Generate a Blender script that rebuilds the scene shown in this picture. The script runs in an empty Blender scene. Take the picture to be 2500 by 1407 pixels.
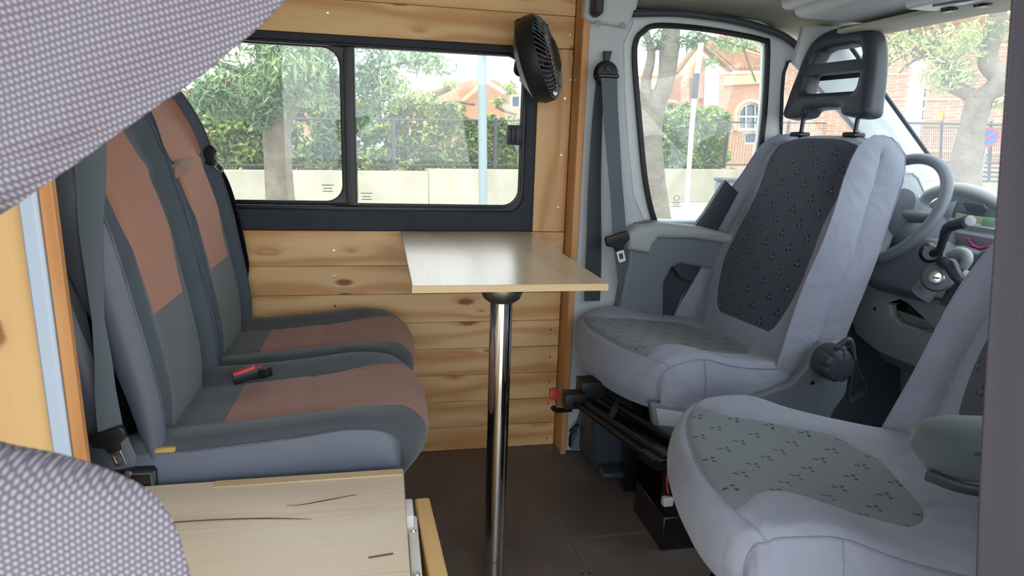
import bpy, bmesh, math, random
import numpy as np
from mathutils import Vector, Matrix
rnd = random.Random(7)
PI = math.pi
S = bpy.context.scene
COL = S.collection

# ------------------------------------------------------------------ camera
F_PX = 1575.96
YAW, PIT, ROL = 0.2016898, 0.22836613, 0.03383302
cy, sy, cp, sp, cr, sr = math.cos(YAW), math.sin(YAW), math.cos(PIT), math.sin(PIT), math.cos(ROL), math.sin(ROL)
FW = Vector((sy*cp, cy*cp, -sp)); r0 = Vector((cy, -sy, 0)); u0 = r0.cross(FW)
RT = cr*r0 + sr*u0; UP = -sr*r0 + cr*u0
EYE = Vector((0, 0, 1.06))
cam_d = bpy.data.cameras.new('camera'); cam = bpy.data.objects.new('camera', cam_d); COL.objects.link(cam)
cam_d.sensor_width = 36; cam_d.lens = 36*F_PX/2500; cam_d.clip_start = .02; cam_d.clip_end = 400
cam.matrix_world = Matrix(((RT.x, UP.x, -FW.x, EYE.x), (RT.y, UP.y, -FW.y, EYE.y), (RT.z, UP.z, -FW.z, EYE.z), (0, 0, 0, 1)))
cam_d.dof.use_dof = True; cam_d.dof.focus_distance = 1.75; cam_d.dof.aperture_fstop = 13.0
S.camera = cam

# ------------------------------------------------------------------ sky, sun, exposure
S.view_settings.view_transform = 'Standard'; S.view_settings.look = 'None'
S.view_settings.gamma = 1; S.view_settings.use_curve_mapping = False
S.view_settings.exposure = 1.95
wd = bpy.data.worlds.new('sky'); S.world = wd; wd.use_nodes = True
nt = wd.node_tree; nt.nodes.clear()
wo = nt.nodes.new('ShaderNodeOutputWorld'); bg = nt.nodes.new('ShaderNodeBackground')
tc = nt.nodes.new('ShaderNodeTexCoord'); nz = nt.nodes.new('ShaderNodeTexNoise'); rp = nt.nodes.new('ShaderNodeValToRGB')
mpn = nt.nodes.new('ShaderNodeMapping'); mpn.inputs['Scale'].default_value = (1, 1, 3)
nz.inputs['Scale'].default_value = 2.2; nz.inputs['Detail'].default_value = 6
nt.links.new(tc.outputs['Generated'], mpn.inputs['Vector']); nt.links.new(mpn.outputs['Vector'], nz.inputs['Vector'])
nt.links.new(nz.outputs['Fac'], rp.inputs['Fac'])
rp.color_ramp.elements[0].position = .38; rp.color_ramp.elements[0].color = (.70, .84, .98, 1)
rp.color_ramp.elements[1].position = .6; rp.color_ramp.elements[1].color = (1, .985, .97, 1)
nt.links.new(rp.outputs['Color'], bg.inputs['Color']); bg.inputs['Strength'].default_value = .9
nt.links.new(bg.outputs[0], wo.inputs['Surface'])
sn = bpy.data.lights.new('sun', 'SUN'); sn.energy = .8; sn.angle = math.radians(12); sn.color = (1, .95, .86)
so = bpy.data.objects.new('sun', sn); COL.objects.link(so)
so.rotation_euler = Vector((.35, .55, -1.3)).to_track_quat('-Z', 'Y').to_euler()

# ------------------------------------------------------------------ picture ray helpers (only used to read real positions)
def ray(px, py): return FW*F_PX + RT*(px-1250) - UP*(py-703.5)
def at(px, py, X=None, Y=None, Z=None):
    d = ray(px, py)
    t = (X-EYE.x)/d.x if X is not None else (Y-EYE.y)/d.y if Y is not None else (Z-EYE.z)/d.z
    return EYE + d*t

# ------------------------------------------------------------------ materials
def lin(c):
    return tuple(((v/255)/12.92 if v/255 <= .04045 else ((v/255+.055)/1.055)**2.4) for v in c) + (1,)
class NT:
    def __init__(s, name):
        s.m = bpy.data.materials.new(name); s.m.use_nodes = True; s.t = s.m.node_tree; s.N = s.t.nodes
        s.b = s.N['Principled BSDF']
    def n(s, typ, **kw):
        nd = s.N.new('ShaderNode'+typ)
        for k, v in kw.items():
            if k.startswith('_'): setattr(nd, k[1:], v)
            else: s.set(nd, k, v)
        return nd
    def set(s, nd, k, v):
        i = nd.inputs[int(k[1:])] if (k[0] == 'i' and k[1:].isdigit()) else nd.inputs[k.replace('__', ' ')]
        if isinstance(v, bpy.types.NodeSocket): s.t.links.new(v, i)
        else: i.default_value = v
    def M(s, op, a, b=0., c=0.):
        nd = s.N.new('ShaderNodeMath'); nd.operation = op
        for k, v in enumerate((a, b, c)):
            if isinstance(v, bpy.types.NodeSocket): s.t.links.new(v, nd.inputs[k])
            else: nd.inputs[k].default_value = v
        return nd.outputs[0]
    def mix(s, f, a, b, mode='MIX'):
        nd = s.N.new('ShaderNodeMix'); nd.data_type = 'RGBA'; nd.blend_type = mode
        for k, v in ((0, f), (6, a), (7, b)):
            if isinstance(v, bpy.types.NodeSocket): s.t.links.new(v, nd.inputs[k])
            else: nd.inputs[k].default_value = v
        return nd.outputs[2]
    def ramp(s, f, stops):
        nd = s.N.new('ShaderNodeValToRGB'); s.t.links.new(f, nd.inputs[0]); e = nd.color_ramp.elements
        while len(e) < len(stops): e.new(.5)
        for k, (p, c) in enumerate(stops): e[k].position = p; e[k].color = c if len(c) == 4 else c+(1,)
        return nd.outputs[0]
    def bump(s, h, st, dist=.001):
        nd = s.N.new('ShaderNodeBump'); s.t.links.new(h, nd.inputs['Height']); nd.inputs['Strength'].default_value = st
        nd.inputs['Distance'].default_value = dist; s.t.links.new(nd.outputs[0], s.b.inputs['Normal'])
def basic(name, c, rough=.5, metal=0., bs=None, bst=.3, vs=None, va=.12, spec=.5, sheen=0., bd=.001, wr=0.):
    x = NT(name); c = lin(c); x.b.inputs['Roughness'].default_value = rough; x.b.inputs['Metallic'].default_value = metal
    x.b.inputs['Specular IOR Level'].default_value = spec; x.b.inputs['Base Color'].default_value = c
    if sheen: x.b.inputs['Sheen Weight'].default_value = sheen
    tcn = x.n('TexCoord')
    if vs:
        nn = x.n('TexNoise', Vector=tcn.outputs['Object'], Scale=vs, Detail=5.)
        k = x.ramp(nn.outputs['Fac'], [(.3, (1-va,)*3), (.7, (1+va*.5,)*3)])
        x.set(x.b, 'Base__Color', x.mix(1., c, k, 'MULTIPLY'))
    if bs:
        nb = x.n('TexNoise', Vector=tcn.outputs['Object'], Scale=float(bs), Detail=3.)
        x.bump(nb.outputs['Fac'], bst, bd)
        if wr:      # soft creases of loose cloth
            nw_ = x.n('TexNoise', Vector=tcn.outputs['Object'], Scale=9., Detail=2., Distortion=1.2)
            b2_ = x.n('Bump', Height=nw_.outputs['Fac'], Strength=.7, Distance=wr)
            x.t.links.new(b2_.outputs[0], [n_ for n_ in x.N if n_.type == 'BUMP' and n_ != b2_][0].inputs['Normal'])
    return x.m
def wood(name, light, dark, knot, axis=0, K=9., knots=True, rough=.45, fine=.25, contrast=1., ring=1.):
    x = NT(name); tcn = x.n('TexCoord'); oi = x.n('ObjectInfo')
    off = x.n('VectorMath', _operation='SCALE', i0=(37., 23., 51.)); x.set(off, 'Scale', oi.outputs['Random'])
    ad = x.n('VectorMath', _operation='ADD', i0=tcn.outputs['Object'], i1=off.outputs[0])
    sep = x.n('SeparateXYZ', Vector=ad.outputs[0]); o = [sep.outputs[k] for k in range(3)]
    al = o[axis]; ac = [o[k] for k in range(3) if k != axis]
    cb = x.n('CombineXYZ', X=x.M('MULTIPLY', al, .9), Y=x.M('MULTIPLY', ac[0], 5.), Z=x.M('MULTIPLY', ac[1], 5.))
    n1 = x.n('TexNoise', Vector=cb.outputs[0], Scale=1.3, Detail=3., Roughness=.45)
    acs = x.M('ADD', ac[0], ac[1])
    kn = None; kd = 0.
    if knots:
        cv = x.n('CombineXYZ', X=x.M('MULTIPLY', al, 3.6), Y=x.M('MULTIPLY', ac[1 if axis == 0 else 0], 9.))
        vo = x.n('TexVoronoi', _voronoi_dimensions='2D', Vector=cv.outputs[0], Scale=1.); vd = vo.outputs['Distance']
        kd = x.M('MULTIPLY', x.M('POWER', 2.718, x.M('MULTIPLY', vd, -7.)), 6.)
        nk = x.n('TexNoise', Vector=ad.outputs[0], Scale=60.)
        sepc = x.n('SeparateColor', Color=vo.outputs['Color'])
        size = x.M('MULTIPLY', x.M('MAXIMUM', x.M('SUBTRACT', sepc.outputs[0], .3), 0.), .15)
        kn = x.M('SMOOTHSTEP', 0, 0) if False else None
        e = x.M('SUBTRACT', x.M('ADD', vd, x.M('MULTIPLY', x.M('SUBTRACT', nk.outputs['Fac'], .5), .06)), size)
        mr = x.n('MapRange', Value=e); mr.inputs[1].default_value = -.02; mr.inputs[2].default_value = .035
        mr.inputs[3].default_value = 1; mr.inputs[4].default_value = 0; kn = mr.outputs[0]
    ph = x.M('ADD', x.M('MULTIPLY', acs, K*6.), x.M('ADD', x.M('MULTIPLY', n1.outputs['Fac'], 17.*ring), kd))
    w = x.M('ADD', x.M('MULTIPLY', x.M('SINE', ph), .5), .5)
    w = x.M('POWER', w, 1.6)
    cf = x.n('CombineXYZ', X=x.M('MULTIPLY', al, 6.), Y=x.M('MULTIPLY', ac[0], 330.), Z=x.M('MULTIPLY', ac[1], 330.))
    nf = x.n('TexNoise', Vector=cf.outputs[0], Scale=1., Detail=2.)
    w2 = x.M('ADD', x.M('MULTIPLY', w, .75*contrast), x.M('MULTIPLY', x.M('SUBTRACT', nf.outputs['Fac'], .5), fine*2))
    w2 = x.M('ADD', w2, x.M('MULTIPLY', x.M('SUBTRACT', oi.outputs['Random'], .5), .25))
    c = x.mix(x.M('MINIMUM', x.M('MAXIMUM', w2, 0.), 1.), lin(light), lin(dark))
    if kn: c = x.mix(x.M('MULTIPLY', kn, .85), c, lin(knot))
    x.set(x.b, 'Base__Color', c); x.b.inputs['Roughness'].default_value = rough
    x.bump(nf.outputs['Fac'], .12, .0006)
    return x.m

PINE = wood('pine', (238, 200, 145), (206, 144, 84), (128, 70, 36), 0, K=10, contrast=1.)
PINE_V = wood('pine_upright', (232, 190, 136), (204, 148, 90), (110, 60, 30), 2, K=10)
PINE_E = wood('pine_batten', (214, 160, 104), (192, 132, 78), (100, 52, 24), 2, K=12)
PINE_FAR = wood('pine_left', (236, 194, 136), (222, 172, 112), (150, 94, 50), 2, K=7, contrast=.6)
OAK = wood('oak_laminate', (234, 214, 188), (208, 176, 142), (110, 80, 55), 0, K=5, knots=False, rough=.38, fine=.8, contrast=.5, ring=.5)
OAK_TOP = wood('oak_table', (214, 197, 172), (186, 160, 128), (110, 80, 55), 1, K=5, knots=False, rough=.24, fine=.4, contrast=.5, ring=.6)
OAK_EDGE = wood('oak_edge', (222, 194, 150), (206, 172, 122), (110, 80, 55), 0, K=8, knots=False, rough=.5, fine=.4, contrast=.5)
RAIL = wood('oak_rail', (228, 188, 128), (204, 158, 98), (110, 80, 55), 1, K=14, knots=False, rough=.5, fine=.5, contrast=.5)
CRACK = basic('dark_grain', (82, 58, 44), .7)
TILE = basic('dark_tile', (112, 102, 97), .40, bs=120, bst=.12, vs=5, va=.3)
GROUT = basic('grout', (190, 165, 130), .8)
BLACKF = basic('window_black', (22, 26, 34), .38)
FELT = basic('black_felt', (50, 56, 66), .75, bs=60, bst=.5, bd=.004, vs=20, va=.2)
BLACKP = basic('black_plastic', (24, 25, 29), .42)
DARKP = basic('dark_grey_plastic', (58, 64, 74), .45, bs=900, bst=.1)
MIDP = basic('mid_grey_plastic', (112, 120, 130), .45, bs=900, bst=.12)
GREYP = basic('grey_plastic', (166, 173, 176), .5, bs=700, bst=.15)
PALEP = basic('pale_plastic', (196, 203, 208), .5, bs=700, bst=.1)
WHITEP = basic('white_paint', (216, 224, 228), .4)
HEADL = basic('headliner', (196, 194, 182), .95, bs=400, bst=.3, vs=8, va=.08)
CHROME = basic('chrome', (235, 232, 226), .08, 1.)
STEEL = basic('brushed_steel', (150, 148, 142), .38, 1.)
SILVER = basic('bright_metal', (225, 228, 232), .2, 1.)
BLKM = basic('black_metal', (18, 19, 23), .3, 0, spec=.7)
RED = basic('red_plastic', (205, 66, 62), .4)
WHITE = basic('white_plastic', (232, 232, 230), .35)
CLOTH_G = basic('charcoal_cloth', (74, 80, 86), .95, bs=1500, bst=.35, vs=7, va=.16, sheen=.25)
CLOTH_T = basic('slate_cloth', (84, 96, 104), .95, bs=1500, bst=.35, vs=9, va=.1, sheen=.25)
VINYL = basic('grey_vinyl', (88, 94, 108), .42, bs=500, bst=.12)
BROWN = basic('brown_cloth', (156, 102, 82), .95, bs=1500, bst=.5, vs=260, va=.2, sheen=.3)
BROWN_B = basic('tan_cloth', (184, 120, 94), .95, bs=1500, bst=.5, vs=260, va=.18, sheen=.3)
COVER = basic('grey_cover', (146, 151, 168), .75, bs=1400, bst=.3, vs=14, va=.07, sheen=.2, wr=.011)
COVER_D = basic('grey_cover_dark', (134, 139, 155), .75, bs=1400, bst=.3, vs=14, va=.07, sheen=.2, wr=.018)  # slightly darker grey for piping and seams
BELT = basic('belt_webbing', (88, 100, 108), .6, bs=2500, bst=.3)
BELT_D = basic('belt_dark', (52, 58, 64), .5, bs=2500, bst=.3)
YFOAM = basic('yellow_foam', (190, 160, 90), .9)
MAT_R = basic('rubber_mat', (40, 46, 48), .55, bs=200, bst=.2)

def pattern_mat(name, base, base2, fleck):
    x = NT(name); uv = x.n('UVMap'); sep = x.n('SeparateXYZ', Vector=uv.outputs[0]); U, V = sep.outputs[0], sep.outputs[1]
    cx, cyy = .075, .047
    row = x.M('FLOOR', x.M('DIVIDE', V, cyy)); px = x.M('ADD', x.M('DIVIDE', U, cx), x.M('MULTIPLY', x.M('PINGPONG', row, 1.), .5))
    colm = x.M('FLOOR', px)
    lx = x.M('MULTIPLY', x.M('SUBTRACT', x.M('SUBTRACT', px, colm), .5), cx)
    ly = x.M('SUBTRACT', V, x.M('MULTIPLY', x.M('ADD', row, .5), cyy))
    wn = x.n('TexWhiteNoise', _noise_dimensions='2D', Vector=x.n('CombineXYZ', X=colm, Y=row).outputs[0])
    sc = x.n('SeparateColor', Color=wn.outputs['Color'])
    flip = x.M('SUBTRACT', x.M('MULTIPLY', x.M('GREATER_THAN', sc.outputs[1], .5), 2.), 1.)
    ly = x.M('MULTIPLY', ly, flip)
    def rect(cx_, cy_, w, h):
        a = x.M('LESS_THAN', x.M('ABSOLUTE', x.M('SUBTRACT', lx, cx_)), w)
        b = x.M('LESS_THAN', x.M('ABSOLUTE', x.M('SUBTRACT', ly, cy_)), h)
        return x.M('MULTIPLY', a, b)
    dk = x.M('MAXIMUM', rect(.0095, 0, .0052, .0024), x.M('MAXIMUM', rect(-.005, .0065, .0034, .0032), rect(-.005, -.0065, .0034, .0032)))
    ce = rect(-.0005, 0, .0040, .0022)
    nf = x.n('TexNoise', Vector=uv.outputs[0], Scale=380., Detail=4., Roughness=.7)
    c = x.mix(x.ramp(nf.outputs['Fac'], [(.38, (0, 0, 0)), (.66, (1, 1, 1))]), lin(base), lin(base2))
    fl = x.ramp(sc.outputs[0], [(.0, lin((190, 70, 60))), (.3, lin((200, 120, 50))), (.42, lin((60, 110, 150))), (.7, lin((70, 130, 130)))])
    fl.node.color_ramp.interpolation = 'CONSTANT'
    c = x.mix(ce, c, fl); c = x.mix(dk, c, lin(fleck))
    x.set(x.b, 'Base__Color', c); x.b.inputs['Roughness'].default_value = .95; x.b.inputs['Sheen Weight'].default_value = .2
    x.bump(nf.outputs['Fac'], .4, .0008)
    return x.m
PAT_D = pattern_mat('dark_flecked_cloth', (52, 57, 72), (82, 89, 103), (18, 20, 30))
PAT_L = pattern_mat('worn_flecked_cloth', (96, 104, 110), (134, 142, 148), (40, 46, 56))

def knit_mat(name, lo, hi, c=.0031):
    x = NT(name); uv = x.n('UVMap')
    nz_ = x.n('TexNoise', Vector=uv.outputs[0], Scale=60., Detail=2.)
    sep = x.n('SeparateXYZ', Vector=uv.outputs[0])
    U = x.M('ADD', sep.outputs[0], x.M('MULTIPLY', nz_.outputs['Fac'], .0012)); V = sep.outputs[1]
    row = x.M('FLOOR', x.M('DIVIDE', V, c)); px = x.M('ADD', x.M('DIVIDE', U, c*.8), x.M('MULTIPLY', x.M('PINGPONG', row, 1.), .5))
    lx = x.M('SUBTRACT', x.M('FRACT', px), .5); ly = x.M('SUBTRACT', x.M('FRACT', x.M('DIVIDE', V, c)), .5)
    d = x.M('SQRT', x.M('ADD', x.M('MULTIPLY', lx, lx), x.M('MULTIPLY', ly, ly)))
    mr = x.n('MapRange', Value=d); mr.inputs[1].default_value = .16; mr.inputs[2].default_value = .58; mr.inputs[3].default_value = 1; mr.inputs[4].default_value = 0
    mr.interpolation_type = 'SMOOTHSTEP'
    x.set(x.b, 'Base__Color', x.mix(mr.outputs[0], lin(lo), lin(hi))); x.b.inputs['Roughness'].default_value = .9
    x.bump(mr.outputs[0], .7, .0012)
    return x.m
KNIT = knit_mat('grey_knit', (96, 92, 104), (156, 149, 158))
KNIT_SHADE = knit_mat('shaded_knit', (62, 58, 68), (86, 80, 90), .0016)  # same curtain cloth unlit: the shade is put into a darker colour

def glass_mat(name, tint, haze, refl=1.45):
    x = NT(name); x.N.remove(x.b)
    tr = x.n('BsdfTransparent', Color=tint); gl = x.n('BsdfGlossy', Roughness=.02); gl.inputs['Color'].default_value = (1, 1, 1, 1)
    fr = x.n('Fresnel', IOR=refl)
    m1 = x.n('MixShader'); x.t.links.new(fr.outputs[0], m1.inputs[0]); x.t.links.new(tr.outputs[0], m1.inputs[1]); x.t.links.new(gl.outputs[0], m1.inputs[2])
    out = m1
    if haze:  # milky translucent share put in for glare haze over the panes
        df = x.n('BsdfTranslucent', Color=(.9, .95, 1, 1)); m2 = x.n('MixShader'); m2.inputs[0].default_value = haze
        x.t.links.new(m1.outputs[0], m2.inputs[1]); x.t.links.new(df.outputs[0], m2.inputs[2]); out = m2
    x.t.links.new(out.outputs[0], x.N['Material Output'].inputs['Surface'])
    return x.m
GLASS = glass_mat('window_glass', (.96, .98, .97, 1), .03)
GLASS_C = glass_mat('cab_glass', (.93, .96, .96, 1), .05)
GLASS_W = glass_mat('windshield_glass', (.86, .90, .90, 1), .10)

# ------------------------------------------------------------------ object helpers
WM = {}
def tag(o, label=None, cat=None, group=None, kind=None):
    for k, v in (('label', label), ('category', cat), ('group', group), ('kind', kind)):
        if v: o[k] = v
    return o
def put(o, parent):
    COL.objects.link(o)
    if parent:
        o.parent = parent
        o.matrix_parent_inverse = WM.get(parent.name, Matrix.Identity(4)).inverted()
    return o
def thing(name, loc, label=None, cat=None, group=None, kind=None, parent=None):
    o = bpy.data.objects.new(name, None); o.empty_display_size = .05; o.location = loc
    WM[o.name] = Matrix.Translation(Vector(loc)); COL.objects.link(o)
    if parent: o.parent = parent; o.matrix_parent_inverse = WM.get(parent.name, Matrix.Identity(4)).inverted()
    return tag(o, label, cat, group, kind)
FR = Matrix.Identity(4)      # frame in which vertices are given
def raw(name, V, Fc, mat, parent=None, smooth=40, uv=None, kind=None, label=None):
    me = bpy.data.meshes.new(name)
    V = [tuple(FR @ Vector(v)) for v in V]
    me.from_pydata(V, [], Fc); me.materials.append(mat)
    if uv is not None:
        l = me.uv_layers.new(name='UVMap')
        vi = np.empty(len(me.loops), dtype=np.int32); me.loops.foreach_get('vertex_index', vi)
        l.data.foreach_set('uv', np.asarray(uv, dtype=np.float32)[vi].ravel())
    if smooth:
        me.polygons.foreach_set('use_smooth', [True]*len(me.polygons))
        if smooth < 180: me.set_sharp_from_angle(angle=math.radians(smooth))
    me.update()
    o = bpy.data.objects.new(name, me); put(o, parent)
    if kind: o['kind'] = kind
    if label: o['label'] = label
    return o
def fix(bm):
    bmesh.ops.recalc_face_normals(bm, faces=bm.faces)
def frombm(name, bm, mat, parent=None, smooth=40, **k):
    fix(bm); bm.verts.index_update()
    V = [v.co[:] for v in bm.verts]; Fc = [[v.index for v in f.verts] for f in bm.faces]; bm.free()
    return raw(name, V, Fc, mat, parent, smooth, **k)
def addbox(bm, lo, hi, bev=0., M=None, seg=1):
    b = bmesh.new(); bmesh.ops.create_cube(b, size=1.)
    for v in b.verts:
        v.co = Vector([(lo[k]+hi[k])/2 + v.co[k]*(hi[k]-lo[k]) for k in range(3)])
    if bev: bmesh.ops.bevel(b, geom=list(b.edges), offset=bev, segments=seg, profile=.6, affect='EDGES')
    if M: bmesh.ops.transform(b, matrix=M, verts=b.verts)
    merge(bm, b)
def merge(bm, b):
    b.verts.index_update(); m = [bm.verts.new(v.co) for v in b.verts]
    for f in b.faces:
        try: bm.faces.new([m[v.index] for v in f.verts])
        except ValueError: pass
    b.free()
def box(name, lo, hi, mat, parent=None, bev=.002, M=None, seg=1, **k):
    bm = bmesh.new(); addbox(bm, lo, hi, bev, M, seg); return frombm(name, bm, mat, parent, **k)
def catmull(P, n):
    P = [np.array(p, float) for p in P]; Q = [2*P[0]-P[1]] + P + [2*P[-1]-P[-2]]; out = []
    for i in range(1, len(Q)-2):
        for k in range(16):
            t = k/16; a, b, c, d = Q[i-1:i+3]
            out.append(.5*((2*b)+(-a+c)*t+(2*a-5*b+4*c-d)*t*t+(-a+3*b-3*c+d)*t**3))
    out.append(Q[-2]); out = np.array(out)
    L = np.concatenate([[0], np.cumsum(np.linalg.norm(np.diff(out, axis=0), axis=1))])
    s = np.linspace(0, L[-1], n) if isinstance(n, int) else np.asarray(n)*L[-1]
    return np.array([np.interp(s, L, out[:, k]) for k in range(out.shape[1])]).T
def addtube(bm, P, r, seg=10, cap=True, close=False):
    P = [Vector(p) for p in P]; n = len(P); R = r if hasattr(r, '__len__') else [r]*n
    rings = []; up = None
    for i, p in enumerate(P):
        a = P[(i-1) % n] if (i or close) else p; b = P[(i+1) % n] if (i < n-1 or close) else p
        T = (b-a).normalized()
        if up is None: up = T.orthogonal().normalized()
        up = (up - T*up.dot(T)).normalized(); q = T.cross(up)
        rings.append([bm.verts.new(p + (up*math.cos(2*PI*k/seg)+q*math.sin(2*PI*k/seg))*R[i]) for k in range(seg)])
    for i in range(n if close else n-1):
        A, B = rings[i], rings[(i+1) % n]
        for k in range(seg): bm.faces.new((A[k], A[(k+1) % seg], B[(k+1) % seg], B[k]))
    if cap and not close: bm.faces.new(rings[0]); bm.faces.new(rings[-1][::-1])
def tube(name, P, r, mat, parent=None, seg=10, close=False, sm=True, **k):
    bm = bmesh.new()
    if sm and len(P) > 2 and not close:
        P2 = catmull(P, max(12, 6*len(P)))
        if hasattr(r, '__len__'): r = np.interp(np.linspace(0, 1, len(P2)), np.linspace(0, 1, len(r)), r).tolist()
        P = P2.tolist()
    addtube(bm, P, r, seg, close=close); return frombm(name, bm, mat, parent, 60, **k)
def addlathe(bm, prof, c, ax, seg=32, closed=False):
    ax = Vector(ax).normalized(); u = ax.orthogonal().normalized(); v = ax.cross(u); c = Vector(c); rings = []
    for (r, h) in prof:
        rings.append([bm.verts.new(c+ax*h+(u*math.cos(2*PI*k/seg)+v*math.sin(2*PI*k/seg))*max(r, 1e-5)) for k in range(seg)])
    for A, B in zip(rings, rings[1:]):
        for k in range(seg): bm.faces.new((A[k], A[(k+1) % seg], B[(k+1) % seg], B[k]))
    if not closed: bm.faces.new(rings[0][::-1]); bm.faces.new(rings[-1])
def lathe(name, prof, c, ax, mat, parent=None, seg=32, **k):
    bm = bmesh.new(); addlathe(bm, prof, c, ax, seg); return frombm(name, bm, mat, parent, 35, **k)
def rrect(x0, y0, x1, y1, r, n=6):
    rs = r if hasattr(r, '__len__') else [r]*4; out = []
    for (cx, cy_, a, q) in ((x1, y1, 0, rs[0]), (x0, y1, 90, rs[1]), (x0, y0, 180, rs[2]), (x1, y0, 270, rs[3])):
        sx = -1 if cx == x1 else 1; s2 = -1 if cy_ == y1 else 1
        for k in range(n+1):
            t = math.radians(a+90*k/n); out.append((cx+sx*q+q*math.cos(t), cy_+s2*q+q*math.sin(t)))
            if q == 0: break
    return out
def smooth_loop(P, n=60, sub=True):
    P = list(P); Q = catmull(P[-2:]+P+P[:3], 16*(len(P)+4)+1)
    m = len(Q); k0 = None
    # keep the stretch that closes on itself
    L = [np.array(p, float) for p in P]; out = []
    N = len(L)
    for i in range(N):
        a, b, c, d = L[i-1], L[i], L[(i+1) % N], L[(i+2) % N]
        for k in range(max(2, n//N)):
            t = k/max(2, n//N); out.append(tuple(.5*((2*b)+(-a+c)*t+(2*a-5*b+4*c-d)*t*t+(-a+3*b-3*c+d)*t**3)))
    return out
def plate(name, loops, th, mat, parent=None, bev=0., M=None, seg=2, post=None, **k):
    """flat shape with holes and rounded edges; 2D loops in the plane of M (local xy), thickness along local z, centred"""
    cu = bpy.data.curves.new('tmp', 'CURVE'); cu.dimensions = '2D'; cu.fill_mode = 'BOTH'
    cu.extrude = max(th/2-bev, 1e-5); cu.bevel_depth = bev; cu.bevel_resolution = seg; cu.offset = -bev
    for L in loops:
        s_ = cu.splines.new('POLY'); s_.points.add(len(L)-1); s_.use_cyclic_u = True
        for i, p in enumerate(L): s_.points[i].co = (p[0], p[1], 0, 1)
    t = bpy.data.objects.new('tmp', cu); COL.objects.link(t)
    me = bpy.data.meshes.new_from_object(t.evaluated_get(bpy.context.evaluated_depsgraph_get()))
    bpy.data.objects.remove(t); bpy.data.curves.remove(cu)
    bm = bmesh.new(); bm.from_mesh(me); bpy.data.meshes.remove(me)
    bmesh.ops.remove_doubles(bm, verts=bm.verts, dist=1e-5)
    if post:
        bmesh.ops.triangulate(bm, faces=bm.faces)
        for v in bm.verts: v.co = Vector(post(v.co))
    if M: bmesh.ops.transform(bm, matrix=M, verts=bm.verts)
    return frombm(name, bm, mat, parent, 35, **k)
def frame(o, x, y):
    x = Vector(x).normalized(); z = x.cross(Vector(y)).normalized(); y = z.cross(x)
    return Matrix(((x.x, y.x, z.x, o[0]), (x.y, y.y, z.y, o[1]), (x.z, y.z, z.z, o[2]), (0, 0, 0, 1)))
def MXZ(Y): return frame((0, Y, 0), (1, 0, 0), (0, 0, 1))       # local x=X, y=Z, z=-Y
def pxl(P, Y):                                                  # photo points on the vertical plane Y -> (x, z)
    out = []
    for a in P: w = at(a[0], a[1], Y=Y); out.append((w.x, w.z))
    return out
def ribbon(name, P, W, mat, parent=None, th=.0014, n=40, **k):
    """webbing: P centre points, W half-width vectors at the same points"""
    C_ = catmull(P, n); Wd = catmull(W, n); V = []; Fc = []
    for i in range(n):
        T = C_[min(i+1, n-1)]-C_[max(i-1, 0)]; N = np.cross(T, Wd[i]); N /= (np.linalg.norm(N)+1e-9); N *= th/2
        for s in (-1, -.33, .33, 1): V.append(C_[i]+Wd[i]*s+N)
        for s in (1, .33, -.33, -1): V.append(C_[i]+Wd[i]*s-N)
    for i in range(n-1):
        for k_ in range(8): a = i*8+k_; b = i*8+(k_+1) % 8; Fc.append((a, b, b+8, a+8))
    Fc.append(tuple(range(8))[::-1]); Fc.append(tuple(range((n-1)*8, n*8)))
    return raw(name, V, Fc, mat, parent, 50, **k)
def sstep(a, b, x):
    t = min(1, max(0, (x-a)/(b-a))); return t*t*(3-2*t)

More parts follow.
